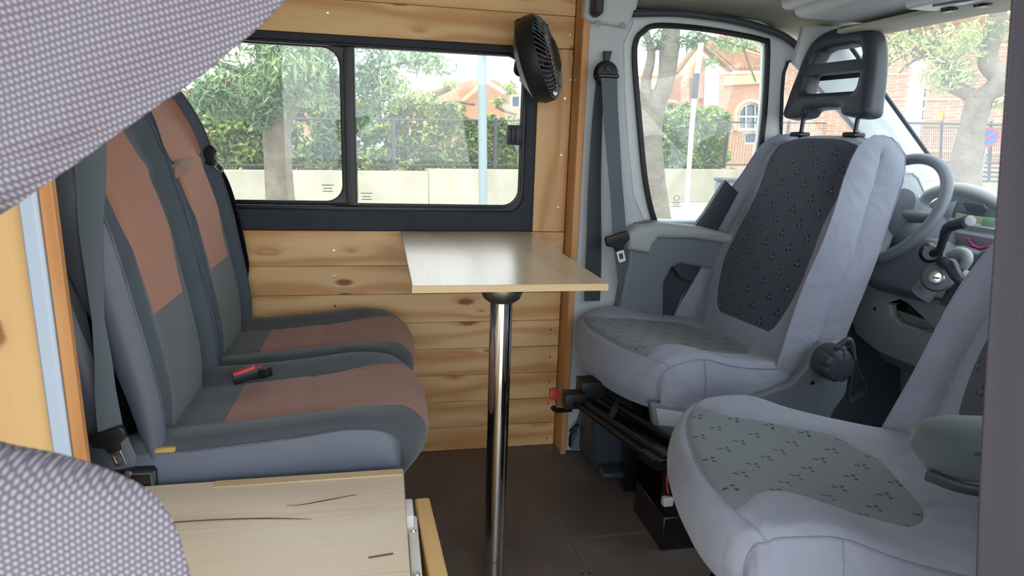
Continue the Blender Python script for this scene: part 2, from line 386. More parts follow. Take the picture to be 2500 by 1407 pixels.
def uph(parent, prof, hw, bump, er, ucuts, ucnt, tcut, tcnt, table, side=None, core=None, plan=None, puff=.012, piping=None, yc=0., sname='side_panel', dz=None, sideseam=None, rowseam=None):
    """upholstery: profile (x,z) swept sideways; table[uz][tz] = (name, material)"""
    us = [0.]
    for a, b, c in zip(ucuts, ucuts[1:], ucnt): us += list(np.linspace(a, b, c+1)[1:])
    us = np.array(us); P = catmull(prof, us); T = np.gradient(P, axis=0); Nn = np.stack([-T[:, 1], T[:, 0]], 1)
    Nn /= np.linalg.norm(Nn, axis=1)[:, None]
    Ltot = np.concatenate([[0], np.cumsum(np.linalg.norm(np.diff(P, axis=0), axis=1))])
    G = []; UV = []
    for i, u in enumerate(us):
        tc_ = [-1.]+list(tcut(u))+[1.]; ts = [-1.]
        for a, b, c in zip(tc_, tc_[1:], tcnt): ts += list(np.linspace(a, b, c+1)[1:])
        h = hw(u); row = []
        for t in ts:
            s_ = min(1, max(0, (abs(t)*h-(h-er))/er)); off = -er*(1-math.sqrt(max(0, 1-s_*s_))) + bump(u, t)
            x = P[i, 0]+Nn[i, 0]*off; z = P[i, 1]+Nn[i, 1]*off
            if plan: x += plan(u, t)
            if dz: z += dz(u, t)
            row.append((x, yc+t*h, z)); UV.append((Ltot[i], t*h+.3))
        G.append(row)
    nT = len(G[0]); V = [p for r in G for p in r]
    ui = np.concatenate([[0], np.cumsum(ucnt)]); ti = np.concatenate([[0], np.cumsum(tcnt)])
    parts = {}
    for a in range(len(ucnt)):
        for b in range(len(tcnt)):
            nm, mt = table[a][b]; fl = parts.setdefault((nm, mt), [])
            for i in range(ui[a], ui[a+1]):
                for j in range(ti[b], ti[b+1]): fl.append((i*nT+j, i*nT+j+1, (i+1)*nT+j+1, (i+1)*nT+j))
    out = {}
    for (nm, mt), fl in parts.items():
        ids = sorted({q for f in fl for q in f}); mp = {q: k for k, q in enumerate(ids)}
        o = raw(nm, [V[q] for q in ids], [[mp[q] for q in f] for f in fl], mt, parent, 60, uv=[UV[q] for q in ids]); out[nm] = o
    for sgn, j in ((-1, 0), (1, nT-1)):
        if side:
            sv = []; n2 = 9
            for i, u in enumerate(us):
                a = np.array(G[i][j]); cc = core(u); cx, cz = (min(cc[0], a[0]-.006), cc[1]) if len(cc) == 3 else cc; b = np.array((cx, a[1], cz))
                for k in range(n2):
                    q = a+(b-a)*k/(n2-1); q[1] += sgn*puff*math.sin(PI*k/(n2-1)) - (0 if k < n2-1 else 0); sv.append(tuple(q))
            fl = [(i*n2+k, i*n2+k+1, (i+1)*n2+k+1, (i+1)*n2+k) for i in range(len(us)-1) for k in range(n2-1)]
            raw(sname, sv, fl, side, parent, 60)
            if sideseam:
                i = int(np.argmin(abs(us-sideseam))); bm = bmesh.new(); addtube(bm, [(p_[0], p_[1]+sgn*.0008, p_[2]) for p_ in sv[i*n2:i*n2+n2]], .0012, 6); frombm('seam', bm, piping or side, parent, 60)
        if piping:
            bm = bmesh.new(); addtube(bm, [G[i][j] for i in range(0, len(us), 2)], .0022, 6); frombm('piping', bm, piping, parent, 60)
    if rowseam is not None:
        i = int(np.argmin(abs(us-rowseam))); bm = bmesh.new(); addtube(bm, G[i], .0016, 6); frombm('front_seam', bm, piping or side, parent, 60)
    return G, out

# ================================================================== the setting
WY = 2.044
# ---- floor: dark tiles over a base
fl = box('floor', (-1.9, -.1, -.04), (1.15, 2.1, -.004), GROUT); fl['kind'] = 'structure'
tw, td = .598, .3005
ty = [1.795-.303*k for k in range(-1, 7)]
tm = None
for i in range(-3, 2):
    for y in ty:
        x0 = .488+.598*i; lo = [x0+.0015, y-.303+.0012, -.006]; hi = [x0+.5965, y-.0012, 0]
        hi[0] = min(hi[0], 1.15); hi[1] = min(hi[1], 2.06)
        if hi[1]-lo[1] < .02 or lo[1] < -.2: continue
        box('tile', lo, hi, TILE, fl, .0008)
for (x, y) in [(.474, 1.70), (.50, 1.70), (.474, 1.675), (.501, 1.677), (.474, 1.65), (.502, 1.652), (.478, 1.352), (.505, 1.352)]:
    w = at(1310 if x < .49 else 1330, 1150, Z=0)
for (px, py) in [(1301, 1144), (1315, 1143), (1304, 1152), (1317, 1152), (1308, 1161), (1322, 1160), (1421, 1401), (1439, 1400)]:
    w = at(px, py, Z=.001)
    lathe('screw', [(.0001, .0), (.0042, 0), (.0042, .001), (.0005, .0012)], (w.x, w.y, 0), (0, 0, 1), STEEL, fl, 12)
cf = box('floor_mat', (1.15, .3, -.06), (2.2, 2.02, -.01), MAT_R, bev=.004); cf['kind'] = 'structure'

# ---- left wall with pine boards
wl = box('wall_left', (-1.9, WY+.014, -.04), (.60, WY+.03, .765), FELT); wl['kind'] = 'structure'
box('backing', (-1.9, WY+.014, 1.33), (.60, WY+.03, 1.9), FELT, wl)
box('backing', (-1.9, WY+.014, .765), (-.65, WY+.03, 1.33), FELT, wl)
box('backing', (.478, WY+.014, .765), (.60, WY+.03, 1.33), FELT, wl)
def plank(lo, hi, mat=PINE):
    c = [(a+b)/2 for a, b in zip(lo, hi)]; d = [(b-a)/2-(0.0005 if k != 1 else 0) for k, (a, b) in enumerate(zip(lo, hi))]
    o = box('plank', [-q for q in d], d, mat, None, .0016); o.parent = wl; o.location = c; return o
zs = [.0, .0853, .179, .274, .369, .4615, .559, .652, .763]
for a, b in zip(zs, zs[1:]): plank((-1.9, WY, a), (.588, WY+.014, b))
for k in range(5): plank((-1.9, WY, 1.334+.095*k), (.588, WY+.014, 1.334+.095*(k+1)))
plank((.479, WY, .7635), (.588, WY+.014, 1.3335), PINE_V)
for (px, py) in [(1393, 84), (1380, 240), (1371, 379), (1363, 508), (1394, 195), (1344, 805), (1342, 872), (1341, 932), (1338, 985), (1335, 1070), (815, 612), (816, 676), (800, 30), (818, 747), (1362, 603)]:
    w = at(px, py, Y=WY-.001)
    lathe('screw', [(.0001, 0), (.0038, 0), (.0036, .001), (.0012, .0012)], (w.x, w.y, w.z), (0, -1, 0), SILVER, wl, 12)
tr = box('trim_1', (.590, 1.964, 0), (.612, 2.06, 1.62), PINE_E, bev=.002); tr['kind'] = 'structure'
ce = box('ceiling', (-1.9, -.05, 1.80), (.62, 2.08, 1.83), HEADL); ce['kind'] = 'structure'
wb = box('wall_rear', (-1.93, -.05, -.04), (-1.9, 2.08, 1.83), WHITEP); wb['kind'] = 'structure'
wr = box('wall_right', (-1.93, -.12, -.04), (-.75, -.06, 1.83), WHITEP); wr['kind'] = 'structure'
box('roof_rail', (-.75, -.12, 1.62), (.75, -.06, 1.83), WHITEP, wr)
box('step_side', (-.75, -.12, -.5), (.75, -.06, -.04), DARKP, wr)

# ---- side window
GY = 2.085
win = thing('window_1', (0, 2.06, .765), kind='structure')
gl = pxl([(868, 115), (1262, 131), (1270, 470), (868, 505)], 2.06)
# soft black surround (thick, rounded opening)
plate('surround', [rrect(-.72, .764, .479, 1.334, .004), rrect(-.62, .825, .447, 1.315, .055)], .016, FELT, win, .003, MXZ(2.056))
plate('outer_frame', [rrect(-.66, .80, .470, 1.328, .05), rrect(-.60, .838, .436, 1.306, .06)], .02, BLACKF, win, .004, MXZ(2.072))
plate('sliding_frame', [rrect(-.11, .828, .448, 1.318, .03), rrect(-.078, .846, .434, 1.305, [.045, .004, .004, .052])], .014, BLACKF, win, .003, MXZ(2.082))
plate('fixed_frame', [rrect(-.64, .835, -.075, 1.318, .02), rrect(-.60, .850, -.122, 1.303, [.05, .05, .05, .05])], .014, BLACKF, win, .003, MXZ(2.098))
plate('pane', [rrect(-.09, .84, .44, 1.31, .03)], .004, GLASS, win, 0, MXZ(2.085))
plate('pane', [rrect(-.62, .84, -.09, 1.31, .03)], .004, GLASS, win, 0, MXZ(2.103))
lt = box('latch', (.386, 2.040, 1.038), (.434, 2.070, 1.100), BLACKP, win, .004, seg=2)
box('latch_grip', (.397, 2.030, 1.045), (.409, 2.046, 1.092), BLACKP, lt, .003, seg=2)
box('latch_grip', (.414, 2.034, 1.045), (.422, 2.046, 1.092), DARKP, lt, .002, seg=2)
box('track', (-.64, 2.050, .805), (.44, 2.062, .822), BLACKF, win, .003)
# etched maker's marks low on both panes
MARK = basic('etched_mark', (70, 80, 86), .6)
for (px, py) in ((800, 452), (895, 472)):
    for k, (w_, dy) in enumerate(((30, 0), (22, 8), (26, 15))):
        c = at(px, py+dy, Y=2.082); box('glass_mark', (c.x-w_*.0006, c.y-.0005, c.z-.0012), (c.x+w_*.0006, c.y, c.z+.0008), MARK, win, 0)

# ---- B pillar trim, grey-white
bp = thing('trim_2', (.70, 1.98, 0), kind='structure')
plate('pillar_cover', [pxl([(1424, -60), (1562, -60), (1545, 60), (1522, 110), (1528, 300), (1548, 480), (1600, 600), (1640, 760), (1600, 1100), (1375, 1100), (1392, 760), (1408, 560), (1422, 130)], 1.985)], .05, PALEP, bp, .012, MXZ(2.0), 3)
plate('upper_cover', [pxl([(1440, -80), (1575, -80), (1556, 20), (1530, 68), (1436, 52), (1424, 40)], 1.955)], .04, PALEP, bp, .012, MXZ(1.972), 3)
for (px, py) in ((1460, 57), (1520, 61)):
    c = at(px, py, Y=1.95); lathe('screw', [(.0001, 0), (.008, 0), (.008, .003), (.005, .0035), (.0045, .001)], (c.x, c.y, c.z), (0, -1, 0), GREYP, bp, 16)
sl = plate('height_slot', [pxl([(1474, 125), (1494, 125), (1488, 150), (1487, 168), (1476, 168), (1476, 150)], 1.95)], .02, DARKP, bp, .003, MXZ(1.955))

# ---- cab door with its window
dr = thing('door_1', (1.1, 2.0, 0), kind='structure')
DY = 1.99
def zsq(P): return smooth_loop(P, 90)
winlp = pxl([(1566, 78), (1600, 62), (1700, 68), (1800, 84), (1862, 98), (1872, 112), (1868, 230), (1858, 340), (1835, 460), (1800, 560), (1700, 560), (1612, 552), (1592, 530), (1572, 440), (1558, 300), (1546, 150), (1550, 100)], DY)
qlp = pxl([(1912, 180), (1922, 152), (1940, 150), (1990, 200), (2050, 262), (2120, 335), (2120, 350), (1905, 350), (1906, 300), (1908, 230)], DY)
outl = pxl([(1520, 20), (1700, 25), (1860, 50), (1960, 110), (2090, 215), (2260, 380), (2330, 460), (2330, 1000), (1560, 1000), (1560, 600), (1536, 420), (1522, 200)], DY)
plate('door_frame', [outl, winlp, qlp], .04, WHITEP, dr, .008, MXZ(DY+.02), 3)
def ring(loop, grow):
    P = np.array(loop); n = len(P); T = np.roll(P, -1, 0)-np.roll(P, 1, 0); N = np.stack([T[:, 1], -T[:, 0]], 1); N /= np.linalg.norm(N, axis=1)[:, None]+1e-9
    A = 0.5*np.sum(P[:, 0]*np.roll(P[:, 1], -1)-np.roll(P[:, 0], -1)*P[:, 1])
    return [tuple(q) for q in P+N*grow*(1 if A > 0 else -1)]
plate('window_seal', [ring(zsq(winlp), .006), ring(zsq(winlp), -.010)], .014, BLACKP, dr, .003, MXZ(DY-.006))
plate('pane', [ring(winlp, .004)], .004, GLASS_C, dr, 0, MXZ(DY+.022))
plate('window_seal', [ring(qlp, .004), ring(qlp, -.003)], .012, DARKP, dr, .002, MXZ(DY-.004))
plate('quarter_pane', [ring(qlp, .004)], .004, GLASS_C, dr, 0, MXZ(DY+.022))
for c0, r0_ in (((1652, 484), 9),):
    c = at(*c0, Y=2.005); bm = bmesh.new(); addtube(bm, [(c.x+.010*math.cos(a), c.y, c.z+.008*math.sin(a)) for a in np.linspace(0, 2*PI, 17)[:-1]], .0007, 5, close=True); frombm('glass_mark', bm, MARK, dr)
    for k, w_ in enumerate((.014, .011, .017)): box('glass_mark', (c.x-w_, c.y-.0004, c.z-.016-.006*k), (c.x+w_, c.y, c.z-.0145-.006*k), MARK, dr, 0)
# door top seal following the roof line
tube('door_seal', [at(1545, 33, Y=1.96), at(1660, 33, Y=1.96), at(1790, 50, Y=1.96), at(1880, 75, Y=1.955), at(1930, 100, Y=1.95), at(2000, 165, Y=1.95)], .011, DARKP, dr, 10)
# door card: rounded shoulder, armrest and pocket
plate('door_card', [pxl([(1560, 548), (1600, 540), (1720, 560), (1800, 580), (1800, 660), (2200, 660), (2200, 1040), (1395, 1100), (1500, 800), (1532, 640), (1534, 580)], 1.93), pxl([(1640, 655), (1660, 645), (1760, 660), (1760, 790), (1620, 790), (1622, 690)], 1.93)], .06, MIDP, dr, .014, MXZ(1.955), 4)
plate('door_shoulder', [pxl([(1532, 572), (1560, 552), (1620, 545), (1720, 556), (1800, 575), (1800, 600), (1700, 585), (1610, 583), (1596, 600), (1590, 622), (1536, 612)], 1.90)], .07, GREYP, dr, .02, MXZ(1.935), 4)
box('door_pocket', (.80, 1.965, .45), (1.3, 1.985, .80), DARKP, dr, .004)

# ---- headliner, roof edge above the cab
hb = bmesh.new()
V = []; Fc = []; n1, n2 = 14, 16
for i in range(n1):
    x = .62+i*(1.50-.62)/(n1-1)
    for j in range(n2):
        y = 2.03-j*(2.03+.0)/(n2-1); e = (2.03-y)/.35
        z = 1.425+.075*math.sqrt(max(0, 1-max(0, 1-e)**2)) - .10*max(0, (x-1.0)/.5)**2 + .02
        V.append((x, y, z))
for i in range(n1-1):
    for j in range(n2-1): Fc.append((i*n2+j, i*n2+j+1, (i+1)*n2+j+1, (i+1)*n2+j))
hb.free()
ho = raw('ceiling_cab', V, Fc, HEADL, None, 60); ho['kind'] = 'structure'
sm_ = ho.modifiers.new('s', 'SOLIDIFY'); sm_.thickness = .03; sm_.offset = 1
bh = box('wall_bulkhead', (.62, -.05, 1.50), (.66, 2.05, 1.83), PALEP); bh['kind'] = 'structure'

# ---- A pillar and windscreen
ap = plate('trim_3', [pxl([(1975, 60), (2130, 60), (2150, 200), (2205, 280), (2278, 385), (2300, 440), (2200, 470), (2130, 350), (2060, 268), (1990, 195), (1950, 150)], 1.90)], .03, WHITEP, None, .006, MXZ(1.93)); ap['kind'] = 'structure'
def ws(t, v):        # t: 0 driver side .. 1 passenger side, v: 0 top .. 1 bottom
    y = 1.89-t*1.60; b = 1-(2*t-1)**2
    top = Vector((1.40+.10*b, y, 1.402)); bot = Vector((1.98+.22*b, y, .87)); return top.lerp(bot, v)
V = []; Fc = []
for i in range(15):
    for j in range(9): V.append(ws(i/14, j/8))
for i in range(14):
    for j in range(8): Fc.append((i*9+j, i*9+j+1, (i+1)*9+j+1, (i+1)*9+j))
wsn = thing('window_2', (1.5, 1.1, .9), kind='structure')
raw('pane', V, Fc, GLASS_W, wsn, 180)
bm = bmesh.new(); addtube(bm, [ws(0, k/10)+Vector((0, -.006, 0)) for k in range(11)], .007, 8); frombm('rubber_edge', bm, DARKP, wsn)
bm = bmesh.new(); addtube(bm, [ws(k/10, 0)+Vector((.0, 0, .012)) for k in range(11)], .016, 8); frombm('header', bm, PALEP, wsn)
bm = bmesh.new(); addtube(bm, [ws(1, k/10) for k in range(11)], .03, 8); frombm('pillar', bm, WHITEP, wsn)


wf = box('wall_front', (2.06, .25, -.3), (2.12, 2.04, .90), DARKP, bev=.01); wf['kind'] = 'structure'
box('lower_skin', (.62, 2.018, -.35), (2.1, 2.045, .81), WHITEP, dr, .006)
d2 = thing('door_2', (1.2, .25, 0), kind='structure')
box('door_skin', (.62, .22, -.35), (2.1, .26, .80), WHITEP, d2, .006); box('door_card', (.64, .26, -.2), (2.0, .29, .78), MIDP, d2, .01)
box('window_pillar', (.60, .22, .78), (.66, .27, 1.45), WHITEP, d2, .01)

#PART2
# ================================================================== rear double seat
bench = thing('double_seat', (-.2, 1.56, 0), 'rear double passenger seat in charcoal and brown cloth against the pine wall', 'seat')
CW = .205
cprof = [(-.46, .492), (-.30, .496), (-.12, .512), (.0, .526), (.055, .522), (.092, .485), (.092, .43), (.06, .38)]
for yc, dx in ((1.362, 0.0), (1.783, -.008)):
    def hw(u): return CW-.028*sstep(.78, 1., u)
    def bump(u, t):
        a = .017*sstep(.5, .85, abs(t))*(1-sstep(.55, .8, u)) - .004*(1-abs(t)) + .010*math.sin(min(1, u/.7)*PI)*(1-t*t)
        for q in (-.5, .5): a -= .0025*math.exp(-((t-q)/.03)**2)
        a -= .003*math.exp(-((u-.44)/.012)**2)*(abs(t) < .6)
        return a
    def plan(u, t, dx=dx): return dx-.045*abs(t)**3*sstep(.35, .75, u) - .012*math.sin(PI*t*.5)*0
    def tcut(u):
        a = .50+.10*sstep(.46, .72, u)+.04*sstep(.75, 1, u); return [-a, a]
    C1, B1 = ('cushion_cover', CLOTH_G), ('centre_panel', BROWN)
    G, _ = uph(bench, cprof, hw, bump, .020, [0, .22, .44, 1.], [8, 12, 30], tcut, [14, 16, 14],
        [[C1, C1, C1], [C1, ('rear_panel', BROWN), C1], [C1, B1, C1]], VINYL, lambda u: (.05, .385, 1), plan, .012, VINYL, yc)
# gap filler / cushion base plate
box('seat_base', (-.44, 1.17, .30), (.03, 1.97, .385), BLKM, bench, .01)
for x in (-.38, -.02):
    for y in (1.22, 1.9): box('leg', (x-.02, y-.02, 0), (x+.02, y+.02, .31), BLKM, bench, .004)
bprof = [(-.405, .475), (-.402, .58), (-.425, .74), (-.455, .90), (-.50, 1.02), (-.525, 1.08), (-.555, 1.135), (-.60, 1.155), (-.645, 1.13), (-.64, 1.03), (-.575, .85), (-.51, .65), (-.48, .47)]
bcore = catmull([(-.42, .47), (-.45, .62), (-.50, .8), (-.56, .97), (-.59, 1.06), (-.60, 1.09), (-.60, 1.09), (-.60, 1.06), (-.57, .97), (-.52, .8), (-.47, .62), (-.43, .47)], 101)
for yc, far in ((1.360, 0), (1.780, 1)):
    def hw(u): return .205-.045*sstep(.34, .52, u)*(1-sstep(.64, .8, u))-.012*sstep(.28, .0, u)
    def bump(u, t):
        a = .016*sstep(.5, .8, abs(t))*(1-sstep(.3, .42, u)) + .012*(1-t*t)*sstep(.36, .45, u)*(1-sstep(.5, .58, u))
        a -= .006*math.exp(-((u-.345)/.010)**2)*(u < .5)
        for q in (-.54, .54): a -= .003*math.exp(-((t-q)/.03)**2)*(u < .38)
        return a
    def tcut(u, far=far):
        a = .46+.12*sstep(.18, .30, u)+.08*sstep(.36, .5, u)
        return [-a, .93 if (far and u > .352) else a]
    C1 = ('backrest_cover', CLOTH_T); C2 = ('backrest_cover', CLOTH_T)
    tab = [[C1]*3, [C1, ('centre_panel', BROWN_B), C1], [C1, ('head_panel', BROWN_B), C1], [('back_shell', DARKP)]*3]
    uph(bench, bprof, hw, bump, .030, [0, .165, .352, .55, 1.], [12, 22, 22, 20], tcut, [12, 16, 12], tab, VINYL,
        lambda u: tuple(bcore[int(round(u*100))]), None, .014, VINYL, yc)
# loose fold of brown cloth under the far headrest
c0 = at(440, 408, X=-.487)
ribbon('cloth_fold', [at(420, 425, X=-.462), at(440, 408, X=-.468), at(466, 392, X=-.485)], [(0, .002, .012), (0, .003, .016), (0, .002, .010)], BROWN, bench, .012, 10)
box('foam_strip', (-.405, 1.152, .490), (-.37, 1.168, .500), YFOAM, bench, .003)
# buckles between the cushions
for k, ((px, py), a) in enumerate((((602, 907), .25), ((632, 903), -.5))):
    c = at(px, py, Z=.54); M = Matrix.Translation((c.x, c.y, .532)) @ Matrix.Rotation(a, 4, 'Z') @ Matrix.Rotation(-.25, 4, 'Y')
    bk = box('buckle', (-.030, -.011, -.012), (.028, .011, .010), BLACKP, bench, .004, M, 2)
    box('release_button', (-.026, -.0095, .006), (.022 if k == 0 else .006, .0095, .0155), RED, bk, .003, M, 2)
# near belt: wide slack webbing down the side of the seat
def belt_tongue(parent, c, dirv, wide, s=1., matm=SILVER):
    """plastic grip with metal tongue; dirv = pointing direction of the tongue, wide = its width direction"""
    d = Vector(dirv).normalized(); w = Vector(wide); w = (w-d*w.dot(d)).normalized(); M = frame(c, w, d)
    body = plate('tongue_grip', [[(-.034*s, .014*s), (-.030*s, .022*s), (.030*s, .022*s), (.034*s, .014*s), (.033*s, -.004*s), (.014*s, -.013*s), (.011*s, -.026*s), (-.011*s, -.026*s), (-.014*s, -.013*s), (-.033*s, -.004*s)]], .013*s, BLACKP, parent, .004*s, M @ Matrix.Rotation(PI, 4, 'Z'))
    plate('metal_tongue', [rrect(-.0105*s, .020*s, .0105*s, .058*s, .004*s, 3), rrect(-.0055*s, .034*s, .0055*s, .050*s, .002*s, 3)], .0028*s, matm, body, .0008*s, M)
    return body
YB = 1.135
pb = [at(215, 330, Y=1.15), at(222, 440, Y=1.145), at(222, 560, Y=1.14), at(232, 680, Y=1.137), at(240, 780, Y=1.133), at(252, 880, Y=1.13), at(258, 960, Y=1.128), at(272, 1062, Y=1.122)]
wx = [.024, .024, .023, .021, .014, .008, .012, .019]
ribbon('belt', pb, [(w, .004, 0.) for w in wx], BELT, bench, .0016, 60)
pb2 = [at(150, 470, Y=1.17), at(165, 600, Y=1.17), at(190, 760, Y=1.165), at(225, 900, Y=1.16), at(250, 1000, Y=1.15), at(262, 1055, Y=1.14)]
ribbon('belt', pb2, [(.014, .01, 0), (.014, .01, 0), (.012, .008, 0), (.010, .004, 0), (.010, 0, 0), (.012, 0, 0)], BELT_D, bench, .0016, 40)
belt_tongue(bench, at(268, 1075, Y=1.118), (.30, -.03, -1), (1, 0, .42), .86)
box('floor_anchor', (-.50, 1.13, .30), (-.40, 1.16, .47), BLKM, bench, .006)
c = at(313, 1158, Y=1.128); lathe('anchor_bolt', [(.0001, 0), (.007, 0), (.006, .004), (.0001, .005)], c, (0, -1, 0), SILVER, bench, 14)
# far belt down the window side
pf = [at(462, 275, Y=2.005), at(475, 330, Y=1.995), at(505, 385, Y=1.985)]
ribbon('belt', pf, [(.013, -.006, .01), (.013, -.006, .008), (.012, -.006, .006)], BELT_D, bench, .0016, 24)
pf = [at(505, 385, Y=1.99), at(540, 440, Y=1.995), at(566, 520, Y=2.0), at(590, 610, Y=2.0), at(598, 660, Y=2.0), at(585, 725, Y=2.0), at(574, 775, Y=2.0)]
ribbon('belt', pf, [(.016, -.008, .008), (.020, -.01, .004), (.018, -.01, 0), (.013, -.01, 0), (.012, -.01, 0), (.012, -.01, 0), (.006, -.01, 0)], BLACKP, bench, .003, 50)
belt_tongue(bench, at(508, 384, Y=1.972), (.75, -.2, -.75), (1, 0, .8), .95)
box('back_frame', (-.64, 1.19, .02), (-.56, 1.95, .50), BLKM, bench, .01)

# ================================================================== table
tb = thing('folding_table', (.285, 1.62, 0), 'small pale wood-effect table on one chrome pole below the side window', 'table')
box('table_top', (.057, 1.281, .7475), (.472, 2.040, .763), OAK_TOP, tb, .0012)
for lo, hi in (((.0565, 1.2805, .748), (.4725, 1.2815, .7625)), ((.0562, 1.281, .748), (.0572, 2.04, .7625)), ((.4718, 1.281, .748), (.4728, 2.04, .7625))):
    box('edge_band', lo, hi, OAK_EDGE, tb, 0)
PX_, PY_ = at(1224, 745, Y=1.33).x, 1.33
lathe('top_bracket', [(.0001, .7475), (.047, .7475), (.047, .742), (.040, .724), (.030, .716), (.0001, .712)], (PX_, PY_, 0), (0, 0, 1), STEEL, tb, 40)
lathe('pole', [(.0001, .722), (.0245, .722), (.0245, .02), (.0001, .02)], (PX_, PY_, 0), (0, 0, 1), CHROME, tb, 48)
lathe('floor_socket', [(.0001, .0), (.04, 0), (.04, .004), (.034, .008), (.028, .02), (.0001, .02)], (PX_, PY_, 0), (0, 0, 1), STEEL, tb, 40)

# ================================================================== clip fan
fan = thing('clip_fan', (.455, 1.93, 1.29), 'small round black clip fan fixed to the upper corner of the side window', 'fan')
fc = at(1312, 146, Y=1.93); fax = Vector((.88, -.40, .29)).normalized(); fr_ = .123
M = frame(fc, fax.cross((0, 0, 1)), fax.cross(fax.cross((0, 0, 1)))*-1)
if (M.to_3x3() @ Vector((0, 0, 1))).dot(fax) < 0: M = M @ Matrix.Rotation(PI, 4, 'X')
bm = bmesh.new(); addlathe(bm, [(fr_-.004, .022), (fr_, .022), (fr_+.002, -.004), (fr_-.008, -.030), (fr_-.05, -.050), (.02, -.052), (.02, -.048), (fr_-.054, -.046), (fr_-.012, -.027), (fr_-.004, -.004)], fc, fax, 48, closed=True)
frombm('fan_housing', bm, BLACKP, fan)
gp = [(fr_-.002, .020), (fr_-.010, .034), (fr_-.030, .046), (fr_-.062, .053), (.050, .055)]
def fpt(r, h, a): return M @ Vector((r*math.cos(a), r*math.sin(a), h))
for k in range(48):
    a = 2*PI*k/48; bm = bmesh.new(); addtube(bm, [fpt(r, h, a+.10*j) for j, (r, h) in enumerate(gp)], .0011, 4)
    o = frombm('grille_wire', bm, MIDP, fan, 60)  # black wires coloured mid grey to stand in for their sheen
for r, h in ((fr_-.030, .046), (fr_-.062, .053), (.05, .055)):
    bm = bmesh.new(); addtube(bm, [fpt(r, h, 2*PI*k/40) for k in range(40)], .0016, 5, close=True); frombm('grille_ring', bm, DARKP, fan, 60)
lathe('grille_cap', [(.0001, .062), (.04, .061), (.048, .056), (.048, .050), (.0001, .050)], fc, fax, BLACKP, fan, 32)
for k in range(4):
    bm = bmesh.new(); a0 = k*PI/2; vs = []
    for i in range(6):
        r = .02+.085*i/5
        for j in range(4):
            a = a0+(j-1.5)*.26*(.6+.5*i/5); vs.append(bm.verts.new(fpt(r, .012+.016*(j-1.5)/1.5*(1-.3*i/5)+.004, a)))
    for i in range(5):
        for j in range(3): bm.faces.new((vs[i*4+j], vs[i*4+j+1], vs[i*4+j+5], vs[i*4+j+4]))
    frombm('blade', bm, DARKP, fan)
lathe('motor', [(.0001, -.05), (.032, -.05), (.034, .0), (.026, .03), (.0001, .03)], fc, fax, BLACKP, fan, 24)
ct = at(1277, 62, Y=1.92)
box('clip_mount', (-.020, -.018, -.016), (.022, .018, .020), BLACKP, fan, .005, Matrix.Translation(ct) @ Matrix.Rotation(-.35, 4, 'Y'), 2)
box('clip_mount', (-.026, -.02, -.012), (.030, .02, .016), BLACKP, fan, .006, Matrix.Translation(at(1310, 70, Y=1.95)) @ Matrix.Rotation(.12, 4, 'Y'), 2)
box('swivel_joint', (-.014, -.012, -.012), (.014, .012, .012), BLACKP, fan, .005, Matrix.Translation(at(1347, 234, Y=1.92)) @ Matrix.Rotation(-.5, 4, 'Y'), 2)
lathe('knob_cap', [(.0001, 0), (.007, 0), (.007, .008), (.0001, .009)], at(1352, 228, Y=1.905), (.3, -1, 0), SILVER, fan, 12)
tube('arm', [at(1262, 150, Y=1.94), at(1260, 175, Y=1.95), at(1275, 185, Y=1.96)], .007, BLACKP, fan, 8)
box('wall_bracket', (fc.x-.03, 1.985, fc.z-.06), (fc.x+.03, 2.043, fc.z+.06), BLACKP, fan, .008)

